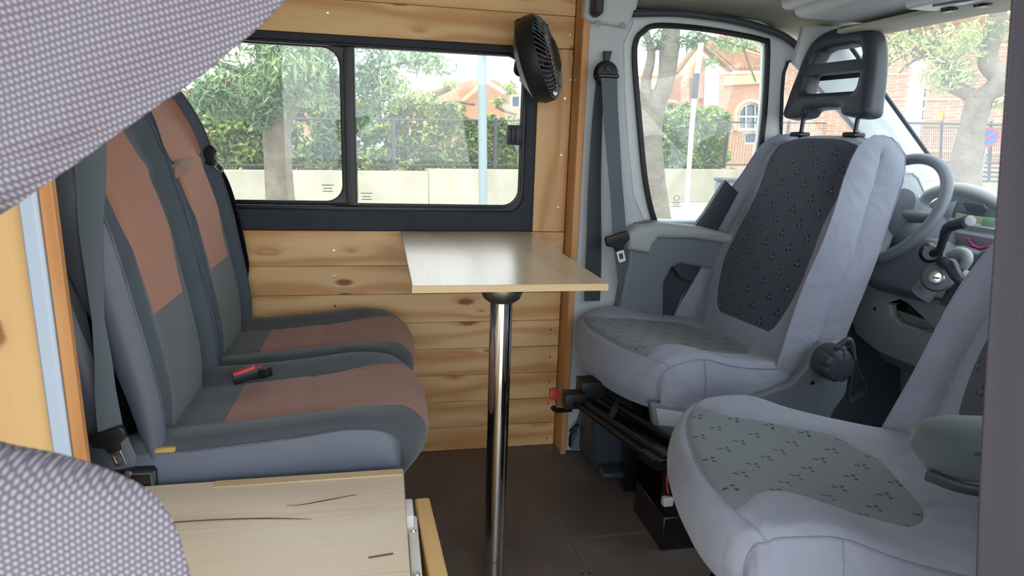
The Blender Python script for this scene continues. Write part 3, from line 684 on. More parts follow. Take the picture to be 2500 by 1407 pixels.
# ================================================================== cab seats
def cab_seat(name, loc, ang, label, pat, head=True, bk=0., us_=.15):
    global FR
    t = thing(name, (loc[0], loc[1], 0), label, 'seat')
    Fm = Matrix.Translation((loc[0], loc[1], 0)) @ Matrix.Rotation(ang, 4, 'Z'); FR = Fm
    prof = [(-.30, .480), (-.15, .488), (.0, .505), (.12, .528), (.205, .534), (.250, .524), (.272, .495), (.276, .44), (.25, .385)]
    def hw(u): return .252-.012*sstep(.3, 0, u)-.026*sstep(.66, 1., u)
    def bump(u, t):
        a = .013*sstep(.42, .72, abs(t))*(1-sstep(.6, .8, u))-.004+.004*math.sin(9*u+3*t)*sstep(1, .6, u)
        a -= .0035*math.exp(-((abs(t)-tcut(u)[-1])/.025)**2)*(.08 < u < .77)
        a -= .004*math.exp(-((u-.775)/.010)**2)
        return a
    def plan(u, t): return -.060*abs(t)**2.6*sstep(.35, .72, u)
    def tcut(u):
        a = .56+.05*math.sin(PI*min(1, u/.7))+.22*sstep(.60, .775, u)**1.5
        a *= .45+.55*math.sqrt(max(0, min(1, (u-us_+.002)/.09)))
        return [-a, a]
    K1 = ('cushion_cover', COVER)
    tab = [[K1]*3, [K1, ('flecked_panel', pat), K1], [('front_skirt', COVER)]*3]
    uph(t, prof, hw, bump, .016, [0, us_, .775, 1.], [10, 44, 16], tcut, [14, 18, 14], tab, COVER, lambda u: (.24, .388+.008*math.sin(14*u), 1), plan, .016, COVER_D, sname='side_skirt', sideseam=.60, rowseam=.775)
    # backrest
    FR = Fm @ Matrix.Translation((-bk, 0, 0))
    bp_ = [(-.190, .455), (-.218, .56), (-.262, .70), (-.318, .85), (-.375, .99), (-.412, 1.06), (-.44, 1.09), (-.49, 1.098), (-.54, 1.07), (-.535, 1.0), (-.465, .80), (-.395, .62), (-.345, .46)]
    co_ = catmull([(-.27, .46), (-.33, .66), (-.40, .83), (-.46, .98), (-.480, 1.04), (-.485, 1.055), (-.480, 1.04), (-.46, .98), (-.40, .83), (-.33, .66), (-.28, .46)], 101)
    def hb(u): return .246-.004*math.sin(u*9)-.050*sstep(.22, .46, u)-.02*sstep(.42, .52, u)+.05*sstep(.58, .9, u)
    def bb(u, t):
        a = .009*sstep(.4, .85, abs(t))*(1-sstep(.34, .46, u))-.006*(1-abs(t))*(1-sstep(.36, .46, u))
        a += .0035*math.sin(22*u+7*t)*sstep(.45, .8, abs(t))
        a -= .003*math.exp(-((abs(t)-tb_(u)[-1])/.025)**2)*(.06 < u < .47)
        return a
    def tb_(u):
        k_ = .48+.52*math.sqrt(max(0, min(1, (u-.065)/.12)))
        a = (.60+.04*math.sin(u*12)+.22*sstep(.30, .46, u))*k_
        b = (.74+.03*math.sin(u*9)+.16*sstep(.26, .46, u))*(.58+.42*k_)
        return [-a, b]
    K1 = ('backrest_cover', COVER)
    tab = [[K1]*3, [K1, ('flecked_panel', PAT_D), K1], [K1]*3]
    uph(t, bp_, hb, bb, .046, [0, .065, .475, 1.], [5, 40, 34], tb_, [14, 18, 14], tab, COVER, lambda u: tuple(co_[int(round(u*100))]), None, .010, COVER, sname='side_cover', dz=lambda u, t: -.045*abs(t)**3.5*sstep(.30, .44, u)*(1-sstep(.62, .8, u)), rowseam=.475)
    if head:
        # headrest: rounded trapezoid with two openings, leaning back with the seat
        z0 = 1.150; hM = Matrix.Translation((-.475, 0, 0)) @ Matrix.Rotation(-.10, 4, 'Y')
        hM = Matrix.Translation((-.485, -.022, z0)) @ Matrix.Scale(1.08, 4) @ Matrix.Rotation(-.13, 4, 'Y') @ frame((0, 0, 0), (0, 1, 0), (0, 0, 1))
        L = [(-.160, .0), (-.075, .002), (-.050, .022), (.050, .022), (.075, .002), (.158, .0), (.158, .05), (.145, .12), (.120, .195), (.085, .228), (.03, .240), (-.03, .240), (-.085, .228), (-.120, .195), (-.145, .12), (-.160, .05)]
        L = smooth_loop(L, 80)
        H1 = rrect(-.098, .066, .098, .122, .012, 4)
        H2 = [(-.092, .136), (.092, .136), (.090, .158), (.076, .182), (.05, .190), (-.05, .190), (-.076, .182), (-.090, .158)]
        hr = plate('headrest', [L, H1, H2], .070, DARKP, t, .022, hM @ Matrix.Scale(.94, 4, (1, 0, 0)), 5)
        for y in (-.125, .085):
            tube('headrest_post', [(-.480, y, 1.06), (-.487, y, 1.19)], .0065, BLKM, t, 12, sm=False)
            box('post_collar', (-.502, y-.022, 1.094), (-.455, y+.022, 1.108), BLACKP, t, .004)
    FR = Matrix.Identity(4)
    return t, Fm

drv, FD = cab_seat('cab_seat', (.845, 1.70), math.radians(188), 'swivelled driver seat with black slotted headrest and grey flecked cover', PAT_L)
psg, FP = cab_seat('cab_seat', (.775, .915), math.radians(163), 'near front passenger seat in lilac-grey flecked cover beside the shaded curtain', PAT_L, head=False, bk=.042, us_=.25)

# --- driver seat: side valance, knob, runners, lever, swivel
VY = 1.425
plate('side_valance', [pxl([(1588, 985), (1700, 992), (1830, 975), (1935, 938), (1968, 900), (1982, 862), (2008, 838), (2050, 832), (2082, 862), (2082, 920), (2065, 965), (2038, 1004), (2000, 1090), (1700, 1110), (1600, 1062)], VY)], .028, MIDP, drv, .008, MXZ(VY+.014), 3)
plate('valance_inset', [pxl([(1602, 998), (1680, 1010), (1684, 1050), (1610, 1040)], VY-.004)], .006, GREYP, drv, .002, MXZ(VY+.0))
kc = at(2036, 886, Y=1.385)
bm = bmesh.new(); n = 64; ringsK = []
for (r, h, w_) in ((.046, -.03, 0), (.047, .0, 0), (.045, .012, 1), (.044, .026, 1), (.036, .032, 0), (.0001, .033, 0)):
    ringsK.append([bm.verts.new((kc.x+(r-(w_*.0065*max(0, math.cos(8*a))**3))*math.cos(a), kc.y-h, kc.z+(r-(w_*.0065*max(0, math.cos(8*a))**3))*math.sin(a))) for a in [2*PI*k/n for k in range(n)]])
for A, B in zip(ringsK, ringsK[1:]):
    for k in range(n): bm.faces.new((A[k], A[(k+1) % n], B[(k+1) % n], B[k]))
frombm('recliner_knob', bm, DARKP, drv)
c = at(1984, 935, Y=VY-.001); lathe('valance_screw', [(.0001, 0), (.006, 0), (.005, .003), (.0001, .003)], c, (0, -1, 0), BLACKP, drv, 12)
# swivel plate on the far side: black recliner arm and backrest side bracket
plate('recliner_arm', [pxl([(1770, 440), (1800, 470), (1760, 545), (1700, 640), (1690, 690), (1660, 680), (1640, 650), (1650, 610), (1720, 520)], 1.945)], .03, DARKP, drv, .006, MXZ(1.95))
box('lower_cushion_pan', (.66, 1.50, .375), (1.12, 1.90, .42), BLKM, drv, .01)
ribbon('hanging_strap', [at(2075, 850, Y=1.36), at(2092, 900, Y=1.36), at(2112, 945, Y=1.36), at(2095, 965, Y=1.36), at(2070, 975, Y=1.36), at(2078, 900, Y=1.37), at(2072, 850, Y=1.37)], [(.002, .009, 0)]*7, BELT_D, drv, .002, 40)
tube('strap_edge', [at(2040, 850, Y=1.37), at(2075, 830, Y=1.365), at(2085, 880, Y=1.36)], .007, DARKP, drv, 8)
zr = .345
pa, pb_ = at(1400, 965, Z=zr), at(1650, 1112, Z=zr)
for (A, B, r) in (((1425, 985), (1628, 1122), .011), ((1440, 950), (1640, 1075), .012), ((1402, 985), (1600, 1130), .007)):
    a, b = at(*A, Z=zr), at(*B, Z=zr); tube('slide_rail', [a, b], r, BLKM, drv, 12, sm=False)
def rbox(name, c, half, ang, mat, parent, bev=.004, **k):
    return box(name, [-h for h in half], half, mat, parent, bev, Matrix.Translation(c) @ Matrix.Rotation(ang, 4, 'Z'), 2, **k)
am = math.atan2((pb_-pa).y, (pb_-pa).x)
rbox('cross_beam', (pa+pb_)/2+Vector((.035, .01, -.028)), ((pb_-pa).length/2, .022, .014), am, BLKM, drv)
rbox('rail_end', at(1605, 1118, Z=.335), (.035, .028, .012), am, BLKM, drv)
rbox('rail_end', at(1635, 1130, Z=.325), (.040, .02, .010), 0, BLKM, drv)
c = at(1400, 975, Z=.35)
rbox('lever_block', c, (.03, .022, .022), 0, BLACKP, drv)
rbox('lever_block', at(1445, 945, Z=.37), (.04, .03, .025), 0, BLACKP, drv)
lv = plate('red_lever', [rrect(-.014, -.012, .016, .026, .010)], .010, RED, drv, .003, MXZ(0) if False else frame(at(1352, 968, Y=1.80), (1, 0, 0), (0, .25, 1)), label='red swivel release lever')
tube('lever_arm', [at(1348, 994, Y=1.81), at(1360, 1002, Y=1.81), at(1395, 1000, Y=1.82)], .008, BLACKP, drv, 8)
ribbon('strap', [at(1515, 968, Z=.36), at(1500, 1000, Z=.35), at(1482, 1035, Z=.33)], [(.010, .0, 0)]*3, BELT_D, drv, .002, 12)
# frame legs
box('leg', (.725, 1.415, 0), (.785, 1.455, .31), BLKM, drv, .003)
box('foot_plate', (.715, 1.405, 0), (.86, 1.60, .10), BLKM, drv, .004)
box('leg', (.725, 1.70, 0), (.765, 1.74, .31), BLKM, drv, .003)
box('seat_box', (.80, 1.45, 0), (1.14, 1.93, .33), BLKM, drv, .006)
box('side_tray', (.645, 1.80, .02), (.78, 1.95, .29), DARKP, drv, .02)
box('side_tray', (.66, 1.72, .035), (.74, 1.78, .055), DARKP, drv, .006)
tube('wire', [(.735, 1.44, .27), (.722, 1.42, .22), (.722, 1.415, .18), (.735, 1.42, .15)], .0022, RED, drv, 6, label='thin red wire')
box('connector', (.712, 1.405, .13), (.74, 1.425, .155), PALEP, drv, .003, Matrix.Identity(4))
tube('black_cable', [(.618, 1.955, .09), (.64, 1.94, .12), (.65, 1.95, .06), (.625, 1.95, .03), (.62, 1.95, .08), (.645, 1.945, .10)], .004, BLACKP, drv, 6)

# --- passenger seat: armrest, pedestal
FR = FP @ Matrix.Translation((-.045, 0, .035))
armP = [(.02, .262, .635), (-.03, .262, .636), (-.12, .262, .642), (-.22, .262, .648), (-.31, .262, .652)]
bm = bmesh.new(); nA = 26; seg = 24; rings = []
for i in range(nA):
    q = i/(nA-1); x = .055-.40*q; rr = .048*(1-.0*q)*math.sqrt(max(0.002, 1-max(0, (1-q*7))**2)) if q < 1/7 else .048+.006*q
    rh = rr*.80; z = .640+.012*q
    rings.append([bm.verts.new((x, .252+rr*.95*math.copysign(abs(math.cos(a))**.75, math.cos(a)), z+rh*math.copysign(abs(math.sin(a))**.8, math.sin(a)))) for a in [2*PI*k/seg for k in range(seg)]])
for A, B in zip(rings, rings[1:]):
    for k in range(seg): bm.faces.new((A[k], A[(k+1) % seg], B[(k+1) % seg], B[k]))
bm.faces.new(rings[0]); bm.faces.new(rings[-1][::-1])
arm = frombm('armrest', bm, CLOTH_T, psg, 60)
tube('piping', [(.0, .296, .655), (-.08, .304, .662), (-.25, .306, .668)], .002, DARKP, arm, 6)
tube('armrest_trim', [(.045, .285, .615), (.0, .294, .605), (-.07, .296, .605), (-.12, .292, .60), (-.17, .28, .596)], .008, DARKP, arm, 8)
lathe('armrest_button', [(.0001, 0), (.012, 0), (.012, .012), (.0001, .014)], (-.12, .285, .595), (0, 1, -.3), BLACKP, arm, 16)
FR = FP
box('pedestal', (-.22, -.19, 0), (.12, .17, .38), BLKM, psg, .02)
tube('front_bar', [(.215, .16, .38), (.235, .17, .30), (.215, .17, .10), (.15, .17, .02)], .011, BLKM, psg, 10)
tube('slide_rail', [(.22, .19, .375), (-.25, .19, .375)], .014, BLKM, psg, 10, sm=False)
FR = Matrix.Identity(4)

# ================================================================== seat belt on the B pillar
sb = thing('driver_seat_belt', (.68, 1.93, .55), 'dark grey seat belt hanging on the white pillar between wood and cab door', 'seat belt')
c = at(1480, 180, Y=1.925)
lathe('belt_guide', [(.0001, 0), (.037, 0), (.038, .008), (.030, .020), (.012, .024), (.0001, .024)], (c.x, 1.935, c.z), (0, -1, 0), BLACKP, sb, 28)
box('guide_slot', (c.x-.034, 1.900, c.z-.014), (c.x+.034, 1.925, c.z-.002), BLKM, sb, .004)
lathe('guide_bolt', [(.0001, 0), (.010, 0), (.009, .004), (.0001, .005)], (c.x, 1.912, c.z+.014), (0, -1, 0), BLACKP, sb, 6)
ribbon('webbing', [at(1487, 190, Y=1.905), at(1490, 260, Y=1.915), at(1500, 400, Y=1.92), at(1508, 500, Y=1.915), at(1514, 585, Y=1.90)], [(.025, 0, 0), (.024, 0, 0), (.0235, .002, 0), (.022, .004, 0), (.024, .004, -.002)], BELT, sb, .0018, 40)
ribbon('webbing', [at(1466, 190, Y=1.93), at(1458, 300, Y=1.945), at(1452, 450, Y=1.95), at(1450, 600, Y=1.95), at(1446, 735, Y=1.95)], [(.014, .004, 0), (.022, .004, 0), (.026, .002, 0), (.027, 0, 0), (.026, 0, 0)], BELT_D, sb, .0018, 40)
ribbon('webbing', [at(1514, 600, Y=1.905), at(1520, 660, Y=1.93), at(1524, 740, Y=1.95)], [(.022, 0, 0), (.017, .005, 0), (.016, .006, 0)], BELT, sb, .0018, 20)
tg = belt_tongue(sb, at(1508, 590, Y=1.885), (.30, -.05, -1), (1, 0, .30), 1.15, WHITE)

# ================================================================== foreground left: cabinet end, box, rail, bracket
cab = thing('cabinet_end', (-.6, 1.0, 0), 'orange pine cabinet end with a pale blue edge strip behind the grey curtain', 'cabinet')
box('side_board', (-1.25, 1.0, 0), (-.485, 1.018, 1.7), PINE_FAR, cab, .001)
box('edge_strip', (-.484, .985, 0), (-.460, 1.004, 1.7), basic('pale_blue_edge', (190, 206, 224), .4), cab, .004)
box('edge_board', (-.459, .990, 0), (-.441, 1.004, 1.7), PINE_E, cab, .002)
sbx = thing('storage_box', (-.2, .8, 0), 'low box with pale oak-effect lid in front of the rear seat', 'box')
lid = box('lid', (-.438, .45, .425), (.033, 1.128, .443), OAK, sbx, .0015)
box('lid_strip', (-.30, 1.105, .4425), (.031, 1.127, .4445), OAK_EDGE, lid, .0008)
box('side_panel', (.010, .46, .0), (.028, 1.12, .425), OAK_EDGE, sbx, .001)
box('back_panel', (-.438, 1.10, .0), (.01, 1.12, .425), OAK_EDGE, sbx, .001)
for pts in ([(1000, 1186), (870, 1208), (740, 1232), (700, 1234)], [(226, 1291), (330, 1284), (450, 1274), (560, 1268), (660, 1266), (760, 1268)], [(960, 1352), (900, 1362)]):
    P = [at(a, b, Z=.4438) for a, b in pts]; P = [p for p in P if p.x < .032]
    P[0].x = min(P[0].x, .031)
    tube('dark_grain_line', P, [.0005]+[.0010]*(len(P)-2)+[.0003] if len(P) > 2 else .0012, CRACK, lid, 5)
rl = thing('wooden_rail', (.07, .9, 0), 'upright oak-effect board standing just right of the pale box lid', 'board')
rp = [(.052, 1.093), (.079, 1.093), (.108, .60), (.078, .60)]
bm = bmesh.new(); a_ = [bm.verts.new((x, y, 0)) for x, y in rp]; b_ = [bm.verts.new((x, y, .40)) for x, y in rp]
bm.faces.new(b_); bm.faces.new(a_[::-1])
for k in range(4): bm.faces.new((a_[k], a_[(k+1) % 4], b_[(k+1) % 4], b_[k]))
bmesh.ops.bevel(bm, geom=list(bm.edges), offset=.002, segments=2, affect='EDGES')
frombm('upright_board', bm, RAIL, rl)
br = thing('hinge_bracket', (.045, .95, .40), 'white metal hinge arm between the box lid and the upright board', 'hinge')
box('hinge_plate', (.030, .99, .36), (.046, 1.045, .430), WHITE, br, .004, seg=2)
box('hinge_arm', (-.011, -.15, -.03), (.006, .04, .0), WHITE, br, .004, Matrix.Translation((.047, .99, .405)) @ Matrix.Rotation(.0, 4, 'Z'), 2)
lathe('hinge_screw', [(.0001, 0), (.006, 0), (.005, .003), (.002, .003), (.0015, .001)], (.0445, .985, .405), (0, 0, 1), SILVER, br, 14)
lathe('hinge_screw', [(.0001, 0), (.006, 0), (.005, .003), (.002, .003), (.0015, .001)], (.0445, .87, .405), (0, 0, 1), SILVER, br, 14)

# ================================================================== curtains
def sheet(name, rows, label, mat, uvrot=.3, nU=60, nV=120, folds=.004, fk=40., parent=None, wob=0.):
    """rows: list of (left point, right point) world; smooth cloth between them"""
    Lp = catmull([r[0] for r in rows], nV); Rp = catmull([r[1] for r in rows], nV); V = []; UV = []
    ca, sa = math.cos(uvrot), math.sin(uvrot)
    for j in range(nV):
        for i in range(nU):
            t = i/(nU-1); p = Lp[j]*(1-t)+Rp[j]*t; q = p.copy(); p = p.copy()
            p[1] += folds*math.sin(fk*t+2*math.sin(j*.04)+wob*j)*(1-t*.6) - .02*math.sin(PI*t)*0
            V.append(tuple(p)); UV.append((q[0]*ca+q[2]*sa, -q[0]*sa+q[2]*ca))
    Fc = [(j*nU+i, j*nU+i+1, (j+1)*nU+i+1, (j+1)*nU+i) for j in range(nV-1) for i in range(nU-1)]
    o = raw(name, V, Fc, mat, parent, 180, uv=UV); m = o.modifiers.new('s', 'SOLIDIFY'); m.thickness = .0018
    tag(o, label, 'curtain'); return o
def P_(px, py, Y): w = at(px, py, Y=Y); return np.array(w)
R_ = [((860, -120), .42), ((700, 0), .41), (( 640, 60), .405), ((560, 128), .40), ((480, 195), .395), ((352, 283), .385), ((180, 402), .375), ((60, 480), .365), ((0, 515), .36), ((-120, 580), .355), ((-230, 680), .35), ((-260, 800), .345),
      ((-235, 900), .34), ((-150, 1020), .335), ((0, 1085), .33), ((150, 1116), .33), ((285, 1160), .325), ((375, 1210), .32), ((430, 1290), .315), ((465, 1407), .31), ((500, 1520), .305)]
Ll = [(-700, -150), (-690, -60), (-680, 0), (-670, 60), (-655, 130), (-640, 210), (-600, 310), (-560, 400), (-530, 460), (-480, 560), (-420, 680), (-400, 800), (-420, 900), (-480, 1000), (-560, 1080), (-600, 1130), (-640, 1200), (-670, 1280), (-690, 1350), (-700, 1430), (-710, 1540)]
rows = [(P_(l[0], l[1], .33 if r[0][1] < 600 else .27), P_(r[0][0], r[0][1], r[1])) for l, r in zip(Ll, R_)]
sheet('curtain', rows, 'grey knitted curtain tied back across the left foreground', KNIT, .42, 70, 150, .003, 14.)
rows = [(P_(2500, -560, .42), P_(2960, -600, .46)), (P_(2494, -300, .42), P_(2950, -300, .46)), (P_(2487, -60, .42), P_(2950, -60, .46)), (P_(2474, 150, .42), P_(2950, 150, .46)), (P_(2458, 430, .42), P_(2950, 450, .46)), (P_(2440, 750, .42), P_(2950, 750, .46)), (P_(2422, 1050, .42), P_(2950, 1050, .46)), (P_(2404, 1480, .42), P_(2950, 1480, .46)), (P_(2385, 2100, .42), P_(2900, 2000, .46)), (P_(2370, 2900, .42), P_(2850, 2700, .46))]
sheet('curtain', rows, 'grey curtain with its shade put into the colour, hanging straight along the right edge', KNIT_SHADE, 0, 70, 60, .010, 28.)
tag(box('ceiling_strap', (.600, 1.90, 1.412), (.632, 1.95, 1.52), BELT_D, None, .01), 'rolled black strap end at the top of the white pillar', 'strap')

#PART3
# ================================================================== dashboard, wheel, cab fittings
da = thing('dashboard', (1.8, 1.1, .4), 'pale grey dashboard behind the steering wheel below the windscreen', 'dashboard')
bm = bmesh.new()
pr_ = [(2.05, .80), (1.98, .868), (1.86, .888), (1.74, .872), (1.705, .84), (1.72, .74), (1.70, .62), (1.655, .56), (1.665, .46), (1.74, .33), (1.95, .28), (2.05, .40)]
A = [bm.verts.new((x, .34, z)) for x, z in pr_]; B = [bm.verts.new((x, 1.90, z)) for x, z in pr_]
for k in range(len(pr_)): bm.faces.new((A[k], A[(k+1) % len(pr_)], B[(k+1) % len(pr_)], B[k]))
bm.faces.new(A); bm.faces.new(B[::-1]); bmesh.ops.bevel(bm, geom=[e for e in bm.edges], offset=.015, segments=2, affect='EDGES')
frombm('dash_body', bm, GREYP, da)
pod = plate('corner_pod', [pxl([(2120, 470), (2150, 400), (2198, 392), (2236, 402), (2262, 440), (2300, 520), (2310, 600), (2120, 610)], 1.84)], .10, PALEP, da, .02, MXZ(1.89), 4)
gr = [(2199, 424), (2226, 424), (2240, 436), (2257, 474), (2250, 480), (2196, 466)]
plate('speaker_frame', [pxl([(2192, 416), (2229, 416), (2247, 430), (2268, 486), (2254, 490), (2190, 474)], 1.838), pxl(gr, 1.838)], .006, PALEP, pod, .002, MXZ(1.838))
plate('speaker_backing', [pxl(gr, 1.839)], .003, MIDP, pod, 0, MXZ(1.842))
bm = bmesh.new()
for a in range(13):
    q0 = at(2196+4.8*a, 424 if a < 7 else 424+(a-6)*8, Y=1.837); q1 = at(2193+5*a, 466+a*1.1, Y=1.837)
    addtube(bm, [q0, q1], .0006, 4)
for a in range(9):
    q0 = at(2198, 428+a*5, Y=1.837); q1 = at(2236+a*2.4, 428+a*5.6, Y=1.837); addtube(bm, [q0, q1], .0006, 4)
o = frombm('speaker_mesh', bm, PALEP, pod, kind='stuff')
for k in range(4):
    a = at(2225, 492+k*5, Y=1.836); b = at(2270, 500+k*5, Y=1.836); tube('vent_slot', [a, b], .0012, DARKP, pod, 5, sm=False)
# instrument hood, cluster
hp = [at(2262, 548, X=1.70), at(2254, 505, X=1.70), at(2268, 478, X=1.70), at(2305, 464, X=1.69), at(2350, 464, X=1.68), at(2400, 478, X=1.68), at(2450, 505, X=1.68), at(2480, 540, X=1.68)]
tube('instrument_hood', hp, [.012, .017, .019, .02, .021, .021, .02, .016], GREYP, da, 14)
cl = bmesh.new(); pts = [(2266, 500), (2300, 478), (2350, 474), (2400, 490), (2446, 518), (2450, 625), (2400, 640), (2330, 630), (2280, 560)]
f_ = [at(a, b, X=1.735) for a, b in pts]; cv = [cl.verts.new(p) for p in f_]; cb_ = [cl.verts.new(p+Vector((.05, 0, 0))) for p in f_]
cl.faces.new(cv); cl.faces.new(cb_[::-1])
for k in range(len(pts)): cl.faces.new((cv[k], cv[(k+1) % len(pts)], cb_[(k+1) % len(pts)], cb_[k]))
clu = frombm('instrument_cluster', cl, MIDP, da)
def xplate(name, P, X, th, mat, parent, bev=.001, **k):
    L = [(at(a, b, X=X).y, at(a, b, X=X).z) for a, b in P]
    return plate(name, [L], th, mat, parent, bev, frame((X, 0, 0), (0, 1, 0), (0, 0, 1)), **k)
LENS = basic('cluster_lens', (176, 186, 150), .15); GREENC = basic('green_card', (150, 196, 160), .5); DKG = basic('dark_gauge', (70, 84, 98), .3)
xplate('display_lens', [(2335, 520), (2400, 530), (2438, 545), (2430, 600), (2395, 588), (2330, 566)], 1.728, .004, LENS, clu)
xplate('dark_gauge', [(2350, 494), (2400, 498), (2412, 512), (2400, 522), (2362, 516)], 1.726, .004, DKG, clu)
xplate('green_card', [(2400, 530), (2436, 534), (2428, 556), (2396, 552)], 1.722, .002, GREENC, clu)
xplate('gauge_rim', [(2308, 500), (2336, 490), (2318, 540), (2296, 562)], 1.727, .004, GREYP, clu)
tube('cluster_line', [at(2340, 560, X=1.722), at(2395, 578, X=1.722), at(2430, 582, X=1.722)], .0015, BLKM, clu, 5)
tube('cluster_line', [at(2345, 572, X=1.722), at(2400, 592, X=1.722)], .0015, BLKM, clu, 5)
tag(tube('pink_cord', [at(2362, 582, X=1.70), at(2368, 592, X=1.695), at(2380, 604, X=1.69), at(2372, 598, X=1.69), at(2392, 606, X=1.69), at(2420, 602, X=1.69), at(2440, 598, X=1.69)], .004, basic('pink', (196, 50, 140), .6), None, 6), 'thin pink cord lying below the instrument cluster', 'cord')
xplate('lower_fascia', [(2345, 600), (2400, 618), (2450, 590), (2460, 740), (2300, 760), (2330, 690)], 1.66, .05, MIDP, da, .012)
# knee panel with a dark opening
kp = [(2078, 745), (2130, 690), (2200, 720), (2230, 735), (2300, 800), (2440, 850), (2440, 1010), (2260, 905), (2150, 860), (2096, 815)]
kh = [(2182, 745), (2240, 725), (2330, 760), (2340, 800), (2262, 806), (2205, 788), (2184, 768)]
L1 = [(at(a, b, X=1.63).y, at(a, b, X=1.63).z) for a, b in kp]; L2 = [(at(a, b, X=1.63).y, at(a, b, X=1.63).z) for a, b in kh]
plate('knee_panel', [L1, L2], .03, GREYP, da, .008, frame((1.63, 0, 0), (0, 1, 0), (0, 0, 1)), 3)
box('opening_shade', (1.66, 1.45, .42), (1.70, 1.98, .62), BLKM, da, .004)  # black block behind the hole, standing in for the shade inside
c = at(2136, 754, X=1.60); lathe('panel_screw', [(.0001, 0), (.006, 0), (.005, .002), (.0001, .002)], c, (-1, 0, 0), BLACKP, da, 12)

# steering wheel
sw = thing('steering_wheel', (1.518, 1.724, .883), 'grey steering wheel behind the driver seat', 'steering wheel')
SC = Vector((1.518, 1.724, .883)); sa_ = .526; e1 = Vector((0, 1, 0)); e2 = Vector((math.sin(sa_), 0, math.cos(sa_))); en = Vector((-math.cos(sa_), 0, math.sin(sa_)))
bm = bmesh.new(); addtube(bm, [SC+(e1*math.cos(a)+e2*math.sin(a))*.181 for a in np.linspace(0, 2*PI, 65)[:-1]], .0165, 16, close=True)
frombm('rim', bm, MIDP, sw, 60)
lathe('hub', [(.0001, -.05), (.075, -.05), (.085, -.03), (.083, -.012), (.06, .0), (.0001, .004)], SC, en, MIDP, sw, 36)
for a in (0.0, PI, -1.1, -2.04):
    d = e1*math.cos(a)+e2*math.sin(a); tube('spoke', [SC+d*.06-en*.02, SC+d*.12-en*.016, SC+d*.178], [.020, .017, .010], MIDP, sw, 10)
sc_ = thing('steering_column', (1.6, 1.70, .75), 'grey plastic steering column shroud with stalks and ignition barrel', 'steering column')
c1 = SC-en*.045; c2 = SC-en*.24+Vector((0, 0, -.01))
bm = bmesh.new(); addtube(bm, [c1, c1.lerp(c2, .3), c1.lerp(c2, .7), c2], [.072, .082, .09, .085], 28); frombm('column_shroud', bm, MIDP, sc_, 45)
plate('lower_shroud', [[(-.09, -.09), (.10, -.10), (.12, .02), (.08, .09), (-.08, .09), (-.11, .02)]], .10, MIDP, sc_, .03, frame(at(2232, 650, X=1.58), (0, 1, 0), (.45, 0, .9)), 4)
ic = at(2288, 678, X=1.50); iax = Vector((-.75, -.62, .1))
lathe('ignition_surround', [(.0001, -.05), (.040, -.05), (.040, .0), (.034, .012), (.024, .014), (.0001, .012)], ic, iax, MIDP, sc_, 32)
lathe('ignition_barrel', [(.0001, .01), (.019, .01), (.019, .022), (.015, .024), (.0001, .022)], ic, iax, SILVER, sc_, 24)
iu = iax.normalized(); box('key_slot', (-.009, -.002, 0), (.009, .002, .003), BLKM, sc_, .0005, frame(ic+iu*.0225, iu.cross((0, 0, 1)), iu.cross((0, 0, 1)).cross(iu)*-1))
c = at(2194, 664, X=1.55); lathe('shroud_screw', [(.0001, 0), (.012, 0), (.010, .003), (.004, .003), (.0001, .001)], c, (-1, -.3, 0), DARKP, sc_, 16)
c = at(2218, 684, X=1.55); lathe('shroud_screw', [(.0001, 0), (.005, 0), (.004, .002), (.0001, .002)], c, (-1, -.3, 0), BLACKP, sc_, 10)
c = at(2228, 604, X=1.50); lathe('shroud_screw', [(.0001, 0), (.005, 0), (.004, .002), (.0001, .002)], c, (-1, -.3, 0), BLACKP, sc_, 10)
X0 = 1.47
st = tube('wiper_stalk', [at(2268, 622, X=1.53), at(2292, 612, X=1.50), at(2303, 585, X=1.47), at(2312, 560, X=1.45), at(2330, 549, X=1.43), at(2362, 541, X=1.41)], [.011, .011, .010, .013, .015, .016], DARKP, sc_, 14)
lathe('stalk_end', [(.0001, 0), (.013, 0), (.012, .004), (.0001, .006)], at(2360, 540, X=1.41)+Vector((-.004, -.013, .002)), (-.4, -.9, .1), PALEP, st, 20)
lathe('stalk_boss', [(.0001, -.02), (.030, -.02), (.028, .0), (.02, .012), (.0001, .013)], at(2272, 618, X=1.52), (-.7, -.7, .1), BLKM, sc_, 20)
st = tube('light_stalk', [at(2300, 640, X=1.52), at(2320, 648, X=1.48), at(2334, 672, X=1.46), at(2350, 690, X=1.44), at(2372, 702, X=1.42)], [.016, .020, .016, .012, .014], DARKP, sc_, 14)
tube('stalk_collar', [at(2318, 622, X=1.47), at(2350, 618, X=1.46), at(2362, 632, X=1.455), at(2352, 655, X=1.455)], [.010, .015, .014, .010], GREYP, sc_, 12)
tube('stalk_tip', [at(2372, 702, X=1.42), at(2392, 696, X=1.40)], [.013, .012], GREYP, st, 14, sm=False)
lathe('stalk_button', [(.0001, 0), (.009, 0), (.008, .006), (.0001, .008)], at(2358, 668, X=1.44), (-.5, -.8, .2), PALEP, st, 14)

